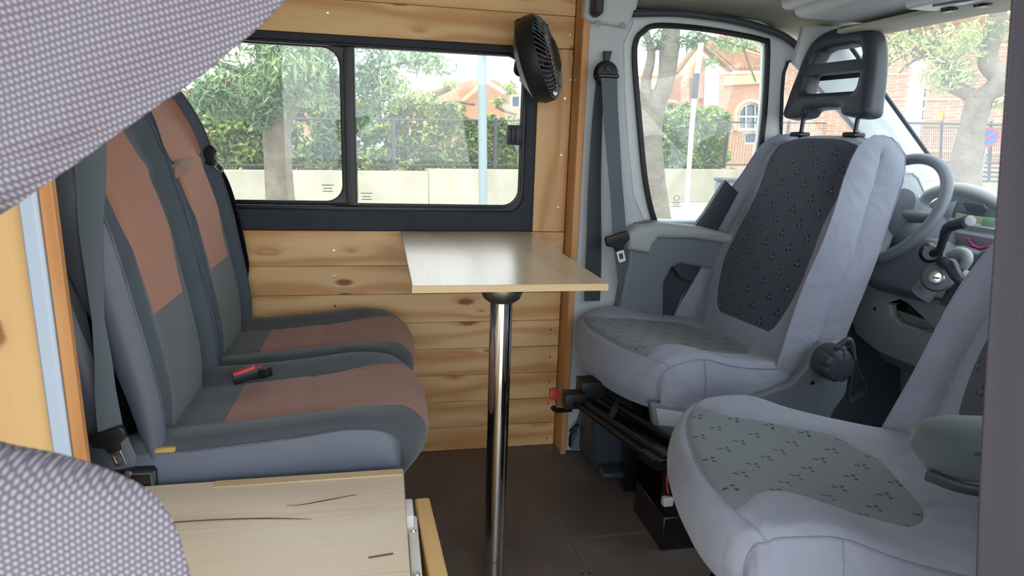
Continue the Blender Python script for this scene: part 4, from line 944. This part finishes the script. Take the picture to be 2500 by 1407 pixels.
# overhead shelf with console, sun visor
sh = thing('overhead_shelf', (1.3, 1.1, 1.42), 'pale grey moulded overhead shelf above the windscreen', 'shelf')
box('shelf_shell', (1.13, .30, 1.412), (1.40, 1.76, 1.50), PALEP, sh, .035, None, 4)
o = box('shelf_lip', (1.10, .30, 1.435), (1.16, 1.775, 1.52), PALEP, sh, .025, None, 4)
co = box('overhead_console', (1.22, .85, 1.388), (1.40, 1.44, 1.42), WHITEP, sh, .014, None, 3)
for (px, py) in ((2318, 22), (2400, 10)):
    c = at(px, py, Z=1.386); box('console_switch', (c.x-.012, c.y-.016, 1.380), (c.x+.012, c.y+.016, 1.392), BLKM, co, .003)
tube('console_groove', [at(2278, 14, Z=1.386), at(2350, 2, Z=1.386), at(2450, -12, Z=1.386)], .003, MIDP, co, 6)
sv = box('sun_visor', (1.30, 1.12, -.006), (1.43, 1.78, .008), HEADL, None, .006, Matrix.Translation((0, 0, 1.392)), 2)
tag(sv, 'pale folded sun visor under the overhead shelf above the driver headrest', 'sun visor')

# ================================================================== outside
GZ = -.62
PG = basic('pavement', (176, 170, 158), .9, vs=.6, va=.2, bs=30, bst=.3)
g = box('ground', (-60, -40, GZ-.1), (90, 90, GZ), PG, bev=0); g['kind'] = 'structure'
P0w = np.array([-2.8, 14.55]); P1w = np.array([10.9, 18.6]); uw = (P1w-P0w)/np.linalg.norm(P1w-P0w); nw = np.array([-uw[1], uw[0]])
def onw(px, py, off=0.):
    d = ray(px, py); t = (nw @ (P0w+nw*off))/(nw @ np.array([d.x, d.y])); return EYE+d*t
def wfr(off=0.): return frame((P0w[0]+nw[0]*off, P0w[1]+nw[1]*off, 0), (uw[0], uw[1], 0), (0, 0, 1))   # local x along wall, y up
def wl_(px, py, off=0.):
    p = onw(px, py, off); return (float(uw @ (np.array([p.x, p.y])-P0w-nw*off)), p.z)
CONC = basic('pale_concrete', (182, 177, 160), .9, bs=8, bst=.3, bd=.02, vs=1.6, va=.16)
cw = thing('boundary_wall', (0, 15.2, GZ), 'long low pale concrete wall under the dark railing across the street', 'wall')
s = -16
while s < 34:
    e = s+5.0; a, b = .205+.0115*s, .205+.0115*e
    bm = bmesh.new(); F3 = wfr()
    for (x0, x1, z0, z1, t) in ((s+.006, e-.006, GZ, min(a, b)+.03, .16),): addbox(bm, (x0, z0, -t), (x1, z1, t), .01, F3)
    frombm('wall_panel', bm, CONC, cw); s = e
IRON = basic('railing_iron', (62, 70, 72), .6)
fe = thing('railing', (0, 15.2, .2), 'dark metal railing standing on the low concrete wall', 'fence')
def ftop(s): return 1.30+.034*s
bm = bmesh.new(); s = -15.; k = 0
while s < 33:
    z0, z1 = .22+.0115*s, ftop(s); F3 = wfr()
    o = box('post', (s-.04, z0, -.03), (s+.04, z1+.03, .03), IRON, fe, 0, F3)
    e = s+2.6
    for (zz0, zz1) in ((z1-.03, ftop(e)-.03), (z0+.10, .22+.0115*e+.10)):
        a = F3 @ Vector((s, zz0, 0)); b = F3 @ Vector((e, zz1, 0)); tube('rail', [a, b], .022, IRON, fe, 6, sm=False)
    n = 22
    for q in range(1, n):
        x = s+2.6*q/n; addtube(bm, [F3 @ Vector((x, .22+.0115*x+.10, 0)), F3 @ Vector((x, ftop(x)-.03, 0))], .005, 4, cap=False)
    s = e
frombm('railing_bars', bm, IRON, fe, kind='stuff')

def leafmat(name, a, b, c, sc):
    x = NT(name); gm = x.n('NewGeometry'); nn = x.n('TexNoise', Vector=gm.outputs['Position'], Scale=sc, Detail=4.)
    x.set(x.b, 'Base__Color', x.ramp(nn.outputs['Fac'], [(.3, lin(a)), (.5, lin(b)), (.68, lin(c))])); x.b.inputs['Roughness'].default_value = .6
    return x.m
HEDGE = leafmat('hedge_leaf', (64, 84, 44), (104, 128, 62), (168, 184, 96), 2.2)
HEDGE2 = leafmat('bright_hedge_leaf', (70, 96, 50), (116, 150, 74), (190, 204, 96), 2.5)
FOL = leafmat('grey_green_leaf', (78, 104, 78), (112, 142, 102), (170, 192, 130), 1.2)
FOL2 = leafmat('pale_leaf', (120, 140, 96), (170, 186, 130), (214, 216, 160), 1.5)
BARK = basic('pale_bark', (122, 114, 100), .9, bs=14, bst=.9, bd=.03, vs=5, va=.3)
TWIG = basic('twig', (150, 142, 130), .9)
def leaves(name, clumps, size, mat, parent, seed=1, asp=2.2, droop=0.):
    r = np.random.default_rng(seed); C3 = []
    for (c, rad, n) in clumps:
        d = r.normal(size=(n, 3)); d /= np.linalg.norm(d, axis=1)[:, None]; d *= r.random((n, 1))**.45
        C3.append(np.array(c)+d*np.array(rad))
    C3 = np.concatenate(C3); n = len(C3)
    a = r.normal(size=(n, 3)); a[:, 2] -= droop; a /= np.linalg.norm(a, axis=1)[:, None]; b = np.cross(a, r.normal(size=(n, 3))); b /= np.linalg.norm(b, axis=1)[:, None]
    s_ = size*(.6+.8*r.random((n, 1))); a = a*s_*asp; b = b*s_*.5
    V = np.stack([C3-a, C3+b, C3+a, C3-b], 1).reshape(-1, 3)
    me = bpy.data.meshes.new(name); me.vertices.add(4*n); me.vertices.foreach_set('co', V.ravel().astype(np.float32))
    me.loops.add(4*n); me.loops.foreach_set('vertex_index', np.arange(4*n, dtype=np.int32)); me.polygons.add(n)
    me.polygons.foreach_set('loop_start', np.arange(0, 4*n, 4, dtype=np.int32)); me.polygons.foreach_set('loop_total', np.full(n, 4, dtype=np.int32))
    me.materials.append(mat); me.update(calc_edges=True); me.validate()
    o = bpy.data.objects.new(name, me); put(o, parent); o['kind'] = 'stuff'; return o
# hedges behind the railing, each shrub run its own thing
def hedge(s0, s1, h, label, mat, seed, dens=1., low=0.):
    t = thing('hedge', (float(P0w[0]+uw[0]*(s0+s1)/2+nw[0]*.7), float(P0w[1]+uw[1]*(s0+s1)/2+nw[1]*.7), .2), label, 'hedge')
    cl_ = []; r = random.Random(seed); s = s0
    while s < s1:
        for zz in np.arange(low, h, .3):
            p = P0w+uw*(s+r.uniform(-.15, .15))+nw*(.55+r.uniform(-.1, .25)); zt = .2+.013*s+zz*(1+.018*s)
            cl_.append(((p[0], p[1], zt+r.uniform(-.05, .18)), (.32, .28, .26), int(200*dens)))
        s += .35
    leaves('foliage', cl_, .07, mat, t, seed, 1.1)
    for k in range(int((s1-s0)/1.2)):
        p = P0w+uw*(s0+.6+1.2*k)+nw*.7; tube('stem', [(p[0], p[1], -.3), (p[0]+.05, p[1], .5), (p[0], p[1]+.05, 1.1)], .03, TWIG, t, 5)
hedge(-8, .6, 1.22, 'mixed green hedge behind the railing, left of the street tree', HEDGE, 11, 1.2)
hedge(.9, 5.2, 1.22, 'mixed green hedge behind the railing, between street tree and lamp post', HEDGE, 12, 1.1)
hedge(5.5, 9.3, 1.18, 'mixed green hedge behind the railing, right of the lamp post', HEDGE, 13, 1.2)
hedge(11.2, 14.0, 1.38, 'bright clipped hedge seen through the cab door window', HEDGE2, 14, 1.6)

def tree(name_label, trunk, branches, clumps, mat, size, seed, bark=BARK, droop=.3, asp=2.2, name='tree'):
    t = thing(name, tuple(trunk[0][0]), name_label, 'tree')
    tube('trunk', [p for p, r in trunk], [r for p, r in trunk], bark, t, 14)
    for b in branches: tube('branch', [p for p, r in b], [r for p, r in b], bark, t, 8)
    if clumps: leaves('foliage', clumps, size, mat, t, seed, asp, droop)
    return t
def D(px, py, dist):       # point at a plan distance along the street-wall normal
    d = ray(px, py); return EYE+d*(dist/math.hypot(d.x, d.y))
def cl(px, py, dist, rpx, n, ry=None):
    c = D(px, py, dist); r = rpx/1576*dist*1.02; return (tuple(c), (r, r, (ry or rpx)/1576*dist), n)
T = lambda L, d: [(D(x, y, d), w/1576*d/2) for x, y, w in L]
d = 11.0
tree('grey-barked street tree with feathery drooping leaves outside the sliding window', T([(690, 560, 74), (684, 480, 64), (678, 380, 60), (674, 290, 62), (662, 200, 58), (650, 100, 46), (640, 0, 36)], d),
     [T([(690, 300, 34), (740, 220, 28), (800, 120, 22), (860, 20, 14)], d), T([(664, 220, 24), (600, 180, 16), (520, 150, 10)], d), T([(740, 220, 18), (880, 180, 10), (1000, 150, 6)], d), T([(650, 120, 20), (800, 40, 12), (1000, 60, 7)], d)],
     [cl(560, 215, d, 70, 900), cl(500, 235, d, 50, 350), cl(650, 230, d-.4, 60, 700), cl(720, 170, d-.4, 80, 1300), cl(790, 200, d, 55, 600), cl(760, 110, d, 70, 700), cl(640, 130, d, 60, 500), cl(820, 260, d, 30, 200), cl(640, 290, d-.3, 30, 200),
      cl(910, 200, d, 50, 700), cl(890, 290, d, 30, 300), cl(960, 215, d, 40, 320), cl(930, 130, d, 60, 400), cl(1020, 150, d, 55, 340, 28), cl(1075, 160, d, 40, 120, 30), cl(700, 30, d, 200, 1500, 60)], FOL, .030, 21, droop=.8, asp=2.6)
d = 7.0
tree('thick forked street tree in the left of the cab door window', T([(1622, 655, 96), (1604, 500, 62), (1594, 400, 52), (1588, 310, 50), (1596, 250, 60)], d),
     [T([(1590, 270, 36), (1576, 210, 26), (1590, 130, 20), (1570, 60, 14)], d), T([(1600, 260, 46), (1625, 200, 42), (1634, 120, 48), (1640, 40, 40)], d), T([(1800, 60, 5), (1820, 130, 5), (1845, 200, 4)], d), T([(1700, 80, 5), (1800, 110, 4), (1860, 130, 3)], d)],
     [cl(1690, 100, d, 40, 260, 20), cl(1600, 100, d, 40, 200, 25), cl(1780, 110, d, 50, 200, 20), cl(1850, 100, d, 30, 80, 20), cl(1740, 150, d, 16, 40)], FOL, .017, 22)
d = 12.0
tree('leaning pale tree with burred fork seen through the windscreen', T([(2350, 470, 66), (2356, 400, 56), (2374, 310, 46), (2392, 240, 46)], d),
     [T([(2392, 246, 40), (2430, 215, 38), (2440, 185, 36), (2412, 150, 30), (2424, 90, 32), (2440, 20, 26)], d), T([(2390, 245, 30), (2350, 222, 26), (2316, 205, 24), (2303, 160, 20), (2310, 120, 12)], d), T([(2430, 215, 12), (2470, 160, 8), (2500, 110, 6)], d), T([(2303, 160, 8), (2230, 120, 5), (2150, 100, 4)], d), T([(2310, 120, 8), (2250, 90, 4), (2180, 70, 4)], d)]
     + [T([(2160+20*k, 70, 3), (2180+18*k, 110+5*(k % 3), 3), (2215+15*k, 150, 2)], d) for k in range(9)] + [T([(2150+9*k, 180-9*(k % 5), 3), (2175+12*k, 130, 3), (2190+14*k, 90, 2)], d) for k in range(9)],
     [cl(2300, 180, d, 42, 500), cl(2340, 120, d, 60, 420, 40), cl(2250, 100, d, 80, 420, 36), cl(2170, 130, d, 50, 220, 45), cl(2450, 250, d, 20, 120, 16), cl(2400, 80, d, 60, 300, 24), cl(2350, 190, d, 30, 200)], FOL2, .028, 23)
d = 20.
tree('small pollarded plane tree in front of the orange roofs', T([(985, 330, 22), (1000, 280, 20), (1040, 240, 16), (1100, 215, 12)], d), [T([(1000, 275, 12), (1100, 250, 9), (1160, 255, 6)], d), T([(1210, 260, 8), (1235, 272, 7), (1262, 280, 5)], d)],
     [cl(1100, 205, d, 22, 90, 10), cl(1040, 240, d, 40, 160, 14), cl(1080, 262, d, 50, 160, 10), cl(1215, 248, d, 20, 80, 10), cl(1245, 215, d, 18, 120), cl(1000, 250, d, 26, 140)], FOL2, .05, 24)
# lamp post
lp = thing('lamp_post', tuple(D(1180, 520, 10.5)), 'round grey lamp post in the right pane of the side window', 'lamp post')
tube('post', [D(1176, 20, 10.5), D(1180, 560, 10.5)], .068, basic('post_grey', (140, 158, 162), .5), lp, 20, sm=False)
lathe('base_collar', [(.0001, 0), (.12, 0), (.11, .12), (.07, .16), (.0001, .16)], (D(1180, 560, 10.5).x, D(1180, 560, 10.5).y, GZ), (0, 0, 1), STEEL, lp, 20)
# leaning white pole with a dark box in the cab window
wp = thing('white_pole', tuple(D(1680, 548, 5.5)), 'thin white pole with a dark fitting outside the cab door window', 'pole')
a = D(1680, 575, 5.5); a.z = GZ; tube('pole', [a, D(1690, 300, 5.5), D(1712, 105, 5.5)], [.016, .018, .022], WHITEP, wp, 12)
b = D(1698, 208, 5.48); box('pole_fitting', (b.x-.022, b.y-.02, b.z-.10), (b.x+.022, b.y+.02, b.z+.09), DARKP, wp, .006)
# parked bin seen low in the cab window
c = D(1772, 455, 9.); bn = thing('litter_bin', (c.x, c.y, GZ), 'small grey-green bin beside the low wall in the cab window', 'bin')
box('bin_body', (c.x-.11, c.y-.1, GZ), (c.x+.13, c.y+.1, c.z+.06), basic('bin_green', (110, 132, 132), .6), bn, .02); box('bin_lid', (c.x-.13, c.y-.12, c.z+.06), (c.x+.15, c.y+.12, c.z+.11), DARKP, bn, .02)

# buildings
def brickmat(name, a, b, m_, sc):
    x = NT(name); tcn = x.n('TexCoord'); sp = x.n('SeparateXYZ', Vector=tcn.outputs['Object'])
    cb = x.n('CombineXYZ', X=x.M('ADD', x.M('MULTIPLY', sp.outputs[0], float(uw[0])), x.M('MULTIPLY', sp.outputs[1], float(uw[1]))), Y=sp.outputs[2])
    bt = x.n('TexBrick', Vector=cb.outputs[0], Color1=lin(a), Color2=lin(b), Mortar=lin(m_), Scale=sc); bt.inputs['Mortar Size'].default_value = .025
    bt.inputs['Row Height'].default_value = .28
    x.set(x.b, 'Base__Color', bt.outputs['Color']); x.b.inputs['Roughness'].default_value = .9
    x.bump(bt.outputs['Fac'], -.4, .01); return x.m
BRICK = brickmat('orange_brick', (200, 152, 124), (184, 132, 104), (206, 184, 162), 3.2)
SAND = basic('sand_render', (222, 198, 160), .9, vs=2, va=.1)
ROOFT = basic('roof_tile', (190, 144, 112), .9, vs=3, va=.25)
TIMB = basic('timber', (150, 122, 96), .8); WFR = basic('white_frame', (225, 225, 220), .5); DGL = basic('dark_window', (96, 112, 122), .12)
OFF = 9.
def bplate(name, loops, off, th, mat, parent, bev=0., **k): return plate(name, [[wl_(a, b, off) for a, b in L] for L in loops], th, mat, parent, bev, wfr(off), **k)
def arch(cx, cy_, r, h, n=10): return [(cx-r, cy_+h), (cx+r, cy_+h)] + [(cx+r*math.cos(t), cy_-r*1.05*math.sin(t)) for t in np.linspace(0, PI, n+1)]
b1 = thing('brick_house', tuple(onw(1720, 330, OFF)), 'brick house with arched windows and tiled porch gable in the cab door window', 'building')
a1, a2 = arch(1636, 278, 27, 80), arch(1832, 285, 34, 34)
bplate('wall', [[(1540, 420), (1990, 430), (1990, 178), (1540, 186)], a1, a2, [(1812, 322), (1854, 322), (1852, 352), (1813, 352)]], OFF, .3, BRICK, b1)
bplate('cornice', [[(1540, 196), (1640, 192), (1640, 216), (1540, 222)]], OFF-.25, .2, SAND, b1, .02)
bplate('cornice', [[(1756, 186), (1990, 172), (1990, 196), (1756, 210)]], OFF-.25, .2, SAND, b1, .02)
for A_, (cx, cy_, r, h) in ((a1, (1636, 278, 27, 80)), (a2, (1832, 285, 34, 34))):
    bplate('arch_surround', [arch(cx, cy_, r*1.22, h), arch(cx, cy_, r, h)], OFF-.2, .12, SAND, b1, .02)
    w = bplate('window', [arch(cx, cy_, r, h), arch(cx, cy_, r*.84, h-6)], OFF+.02, .1, WFR, b1)
    bplate('pane', [arch(cx, cy_, r*.86, h-4)], OFF+.06, .02, DGL, w)
    for q in (-.33, .33): bplate('glazing_bar', [[(cx+q*r-1.2, cy_-r*.85), (cx+q*r+1.2, cy_-r*.85), (cx+q*r+1.2, cy_+h-5), (cx+q*r-1.2, cy_+h-5)]], OFF+.0, .05, WFR, w)
    bplate('glazing_bar', [[(cx-r*.85, cy_-2), (cx+r*.85, cy_-2), (cx+r*.85, cy_+2), (cx-r*.85, cy_+2)]], OFF+.0, .05, WFR, w)
w = bplate('window', [[(1812, 322), (1854, 322), (1852, 352), (1813, 352)], [(1817, 326), (1849, 326), (1848, 348), (1818, 348)]], OFF, .1, WFR, b1)
bplate('pane', [[(1815, 324), (1851, 324), (1850, 350), (1815, 350)]], OFF+.06, .02, DGL, w)
bplate('porch_wall', [[(1668, 200), (1704, 128), (1762, 190), (1762, 330), (1720, 330), (1712, 240), (1690, 240), (1684, 330), (1668, 330)]], OFF-1.2, .3, BRICK, b1)
bplate('porch_column', [[(1730, 140), (1746, 140), (1744, 290), (1726, 290)]], OFF-1.6, .5, WHITEP, b1, .04)
for (a, b) in (((1705, 104), (1650, 178)), ((1705, 104), (1786, 172))):
    tube('gable_rafter', [onw(*a, OFF-1.9), onw(*b, OFF-1.9)], .10, TIMB, b1, 6, sm=False)
    tube('gable_rafter', [onw(a[0], a[1]+9, OFF-1.7), onw(b[0], b[1]+9, OFF-1.7)], .07, SAND, b1, 6, sm=False)
tube('down_pipe', [onw(1688, 190, OFF-1.4), onw(1690, 330, OFF-1.4)], .05, TIMB, b1, 6, sm=False)
# tiled roof slope: rows of round tiles
rp_ = [onw(1706, 106, OFF-1.0), onw(1990, 40, OFF+4), onw(1990, 172, OFF-.4), onw(1790, 174, OFF-.6)]
rm = bmesh.new(); vs = [rm.verts.new(p) for p in rp_]; rm.faces.new(vs); ex = bmesh.ops.extrude_face_region(rm, geom=list(rm.faces)); bmesh.ops.translate(rm, verts=[v for v in ex['geom'] if isinstance(v, bmesh.types.BMVert)], vec=(0, 0, .12))
rf = frombm('roof', rm, ROOFT, b1, 0)
bm = bmesh.new()
for k in range(26):
    t = (k+.5)/26; a = rp_[0].lerp(rp_[1], t); b = rp_[3].lerp(rp_[2], t); addtube(bm, [a+Vector((0, -.05, .14)), b+Vector((0, -.05, .14))], .085, 6)
frombm('tile_rows', bm, ROOFT, rf, 40, kind='stuff')
# far houses with orange roofs
def farhouse(label, wall, roof, off, wc, extra=None):
    t = thing('house', tuple(onw(wall[0][0], wall[0][1], off)), label, 'building')
    bplate('wall', [wall], off, 3., wc, t); bplate('roof', [roof], off-1.8, .8, ROOFT, t, .02)
    return t
SAL = basic('salmon_render', (204, 154, 126), .9, vs=1, va=.1)
h1 = farhouse('salmon gabled house beyond the hedge right of the lamp post', [(1100, 470), (1262, 470), (1262, 260), (1236, 228), (1176, 196), (1100, 260)], [(1010, 250), (1040, 222), (1168, 190), (1174, 194), (1100, 262), (1010, 290)], 22, SAL)
tube('verge', [onw(1172, 190, 20), onw(1240, 232, 20)], .12, WFR, h1, 6, sm=False)
w = bplate('window', [[(1248, 232), (1268, 232), (1268, 262), (1248, 262)]], 18, .3, WFR, h1)
bplate('pane', [[(1252, 236), (1266, 236), (1266, 260), (1252, 260)]], 17.6, .1, DGL, w)
farhouse('small orange-roofed house left of the lamp post', [(1000, 470), (1060, 470), (1060, 250), (1000, 250)], [(990, 256), (1012, 216), (1030, 222), (1062, 252)], 26, SAL)
h2 = farhouse('orange-roofed house behind the feathery tree', [(440, 470), (850, 470), (850, 228), (440, 228)], [(430, 236), (520, 190), (780, 188), (860, 236)], 24, SAL)
for px in (480, 560, 640, 740, 800):
    w = bplate('window', [[(px, 250), (px+16, 250), (px+16, 275), (px, 275)]], 22.2, .2, WFR, h2); bplate('pane', [[(px+2, 252), (px+14, 252), (px+14, 273), (px+2, 273)]], 22.0, .1, DGL, w)
# brick building beyond the windscreen
b2 = thing('brick_building', tuple(D(2300, 430, 24)), 'long brick building behind the leaning tree beyond the windscreen', 'building')
q0, q1 = D(2060, 300, 24), D(2700, 300, 19); ux = Vector((q1.x-q0.x, q1.y-q0.y, 0)).normalized(); F2 = frame((q0.x, q0.y, 0), ux, (0, 0, 1))
def l2(px, py, o=0.):
    d = ray(px, py); nrm = ux.cross((0, 0, 1)); org = Vector((q0.x, q0.y, 0))+nrm*o; t = (org-EYE).dot(nrm)/d.dot(nrm); p = EYE+d*t; return ((p-org).dot(ux), p.z)
def p2(name, loops, o, th, mat, parent, bev=0.): return plate(name, [[l2(a, b, o) for a, b in L] for L in loops], th, mat, parent, bev, Matrix.Translation(ux.cross((0, 0, 1))*o) @ F2)
nsg = 1 if ux.cross((0, 0, 1)).dot(Vector((q0.x, q0.y, 0))) < 0 else -1
wv = [(2240, 210), (2274, 212), (2262, 300), (2232, 298)]
p2('wall', [[(1900, 470), (2700, 440), (2700, -80), (1900, 40)], wv], 0, .3, BRICK, b2)
w = p2('window', [wv, [(2244, 216), (2269, 218), (2258, 294), (2237, 292)]], .02*nsg, .12, WFR, b2)
p2('pane', [wv], -.08*nsg, .03, DGL, w)
p2('glazing_bar', [[(2240, 236), (2270, 238), (2269, 244), (2239, 242)]], .1*nsg, .06, WFR, w)
p2('glazing_bar', [[(2237, 262), (2266, 264), (2265, 270), (2236, 268)]], .1*nsg, .06, WFR, w)
for k in range(-2, 5): p2('brick_band', [[(2100, 120+k*60), (2700, 100+k*70), (2700, 106+k*70), (2100, 125+k*60)]], .16*nsg, .08, SAND, b2)
p2('eave', [[(1900, 90), (2700, 20), (2700, -6), (1900, 70)]], .5*nsg, .8, SAND, b2, .03)
ysg = p2('notice', [[(2288, 273), (2301, 274), (2300, 294), (2287, 293)]], .22*nsg, .03, basic('yellow_sign', (232, 214, 60), .5), b2)
cm = thing('white_column', tuple(D(2225, 440, 17)), 'leaning white column in front of the brick building', 'column')
tube('shaft', [D(2215, 420, 17), D(2228, 290, 17), D(2246, 148, 17)], [.17, .17, .13], WHITEP, cm, 16); tube('capital', [D(2243, 165, 17), D(2247, 145, 17)], [.16, .2], WHITEP, cm, 16, sm=False)
# second railing run, beyond the windscreen
f2 = thing('railing', tuple(D(2300, 440, 15)), 'pale-backed railing in front of the brick building beyond the windscreen', 'fence')
def fp(px, py): return D(px, py, 15.5)
for (ya, yb, r) in ((300, 306, .025), (396, 400, .02)):
    tube('rail', [fp(2200, ya), fp(2520, yb)], r, IRON, f2, 6, sm=False)
for px in (2210, 2300, 2385, 2420, 2490): tube('post', [fp(px, 296), fp(px-6, 440)], .03, IRON, f2, 6, sm=False)
bm = bmesh.new()
for k in range(60): addtube(bm, [fp(2200+5.3*k, 302), fp(2199+5.3*k, 398)], .004, 4, cap=False)
for k in range(14): addtube(bm, [fp(2200, 306+k*6.8), fp(2520, 308+k*6.8)], .004, 4, cap=False)
frombm('railing_mesh', bm, IRON, f2, kind='stuff')
for k in range(4):
    a, b = fp(2330, 408+k*11), fp(2530, 412+k*11); tube('bottom_rail', [a, b], .018, IRON, f2, 6, sm=False)
bmw = thing('kerb_wall', tuple(D(2380, 450, 15.8)), 'white plinth under the far railing', 'wall')
a, b = D(2180, 405, 15.9), D(2560, 408, 15.9); vx = Vector((b.x-a.x, b.y-a.y, 0)); L_ = vx.length
box('plinth', (0, GZ, -.1), (L_, a.z, .1), CONC, bmw, .01, frame((a.x, a.y, 0), vx, (0, 0, 1)))
# no-parking sign
sg = thing('parking_sign', tuple(D(2400, 450, 13)), 'round blue no-parking sign with red ring on a thin post', 'sign')
sc0 = D(2413, 335, 13); nn_ = (EYE-sc0).normalized(); nn_.z = 0
SB = basic('sign_blue', (60, 96, 176), .5); SR = basic('sign_red', (206, 70, 70), .5)
tube('post', [D(2412, 322, 13.04), Vector((D(2390, 500, 13.04).x, D(2390, 500, 13.04).y, GZ))], .018, STEEL, sg, 8, sm=False)
lathe('disc', [(.0001, 0), (.150, 0), (.150, .012), (.0001, .012)], sc0, nn_, SR, sg, 32)
lathe('blue_field', [(.0001, 0), (.120, 0), (.120, .004), (.0001, .004)], sc0+nn_*.012, nn_, SB, sg, 32)
Fs = frame(sc0+nn_*.018, (0, 0, 1), (0, 0, 1).__class__((0, 1, 0))) if False else frame(sc0+nn_*.018, Vector((0, 0, 1)).cross(nn_), (0, 0, 1))
box('slash', (-.125, -.014, -.003), (.125, .014, .003), SR, sg, 0, Fs @ Matrix.Rotation(math.radians(45), 4, 'Z'))
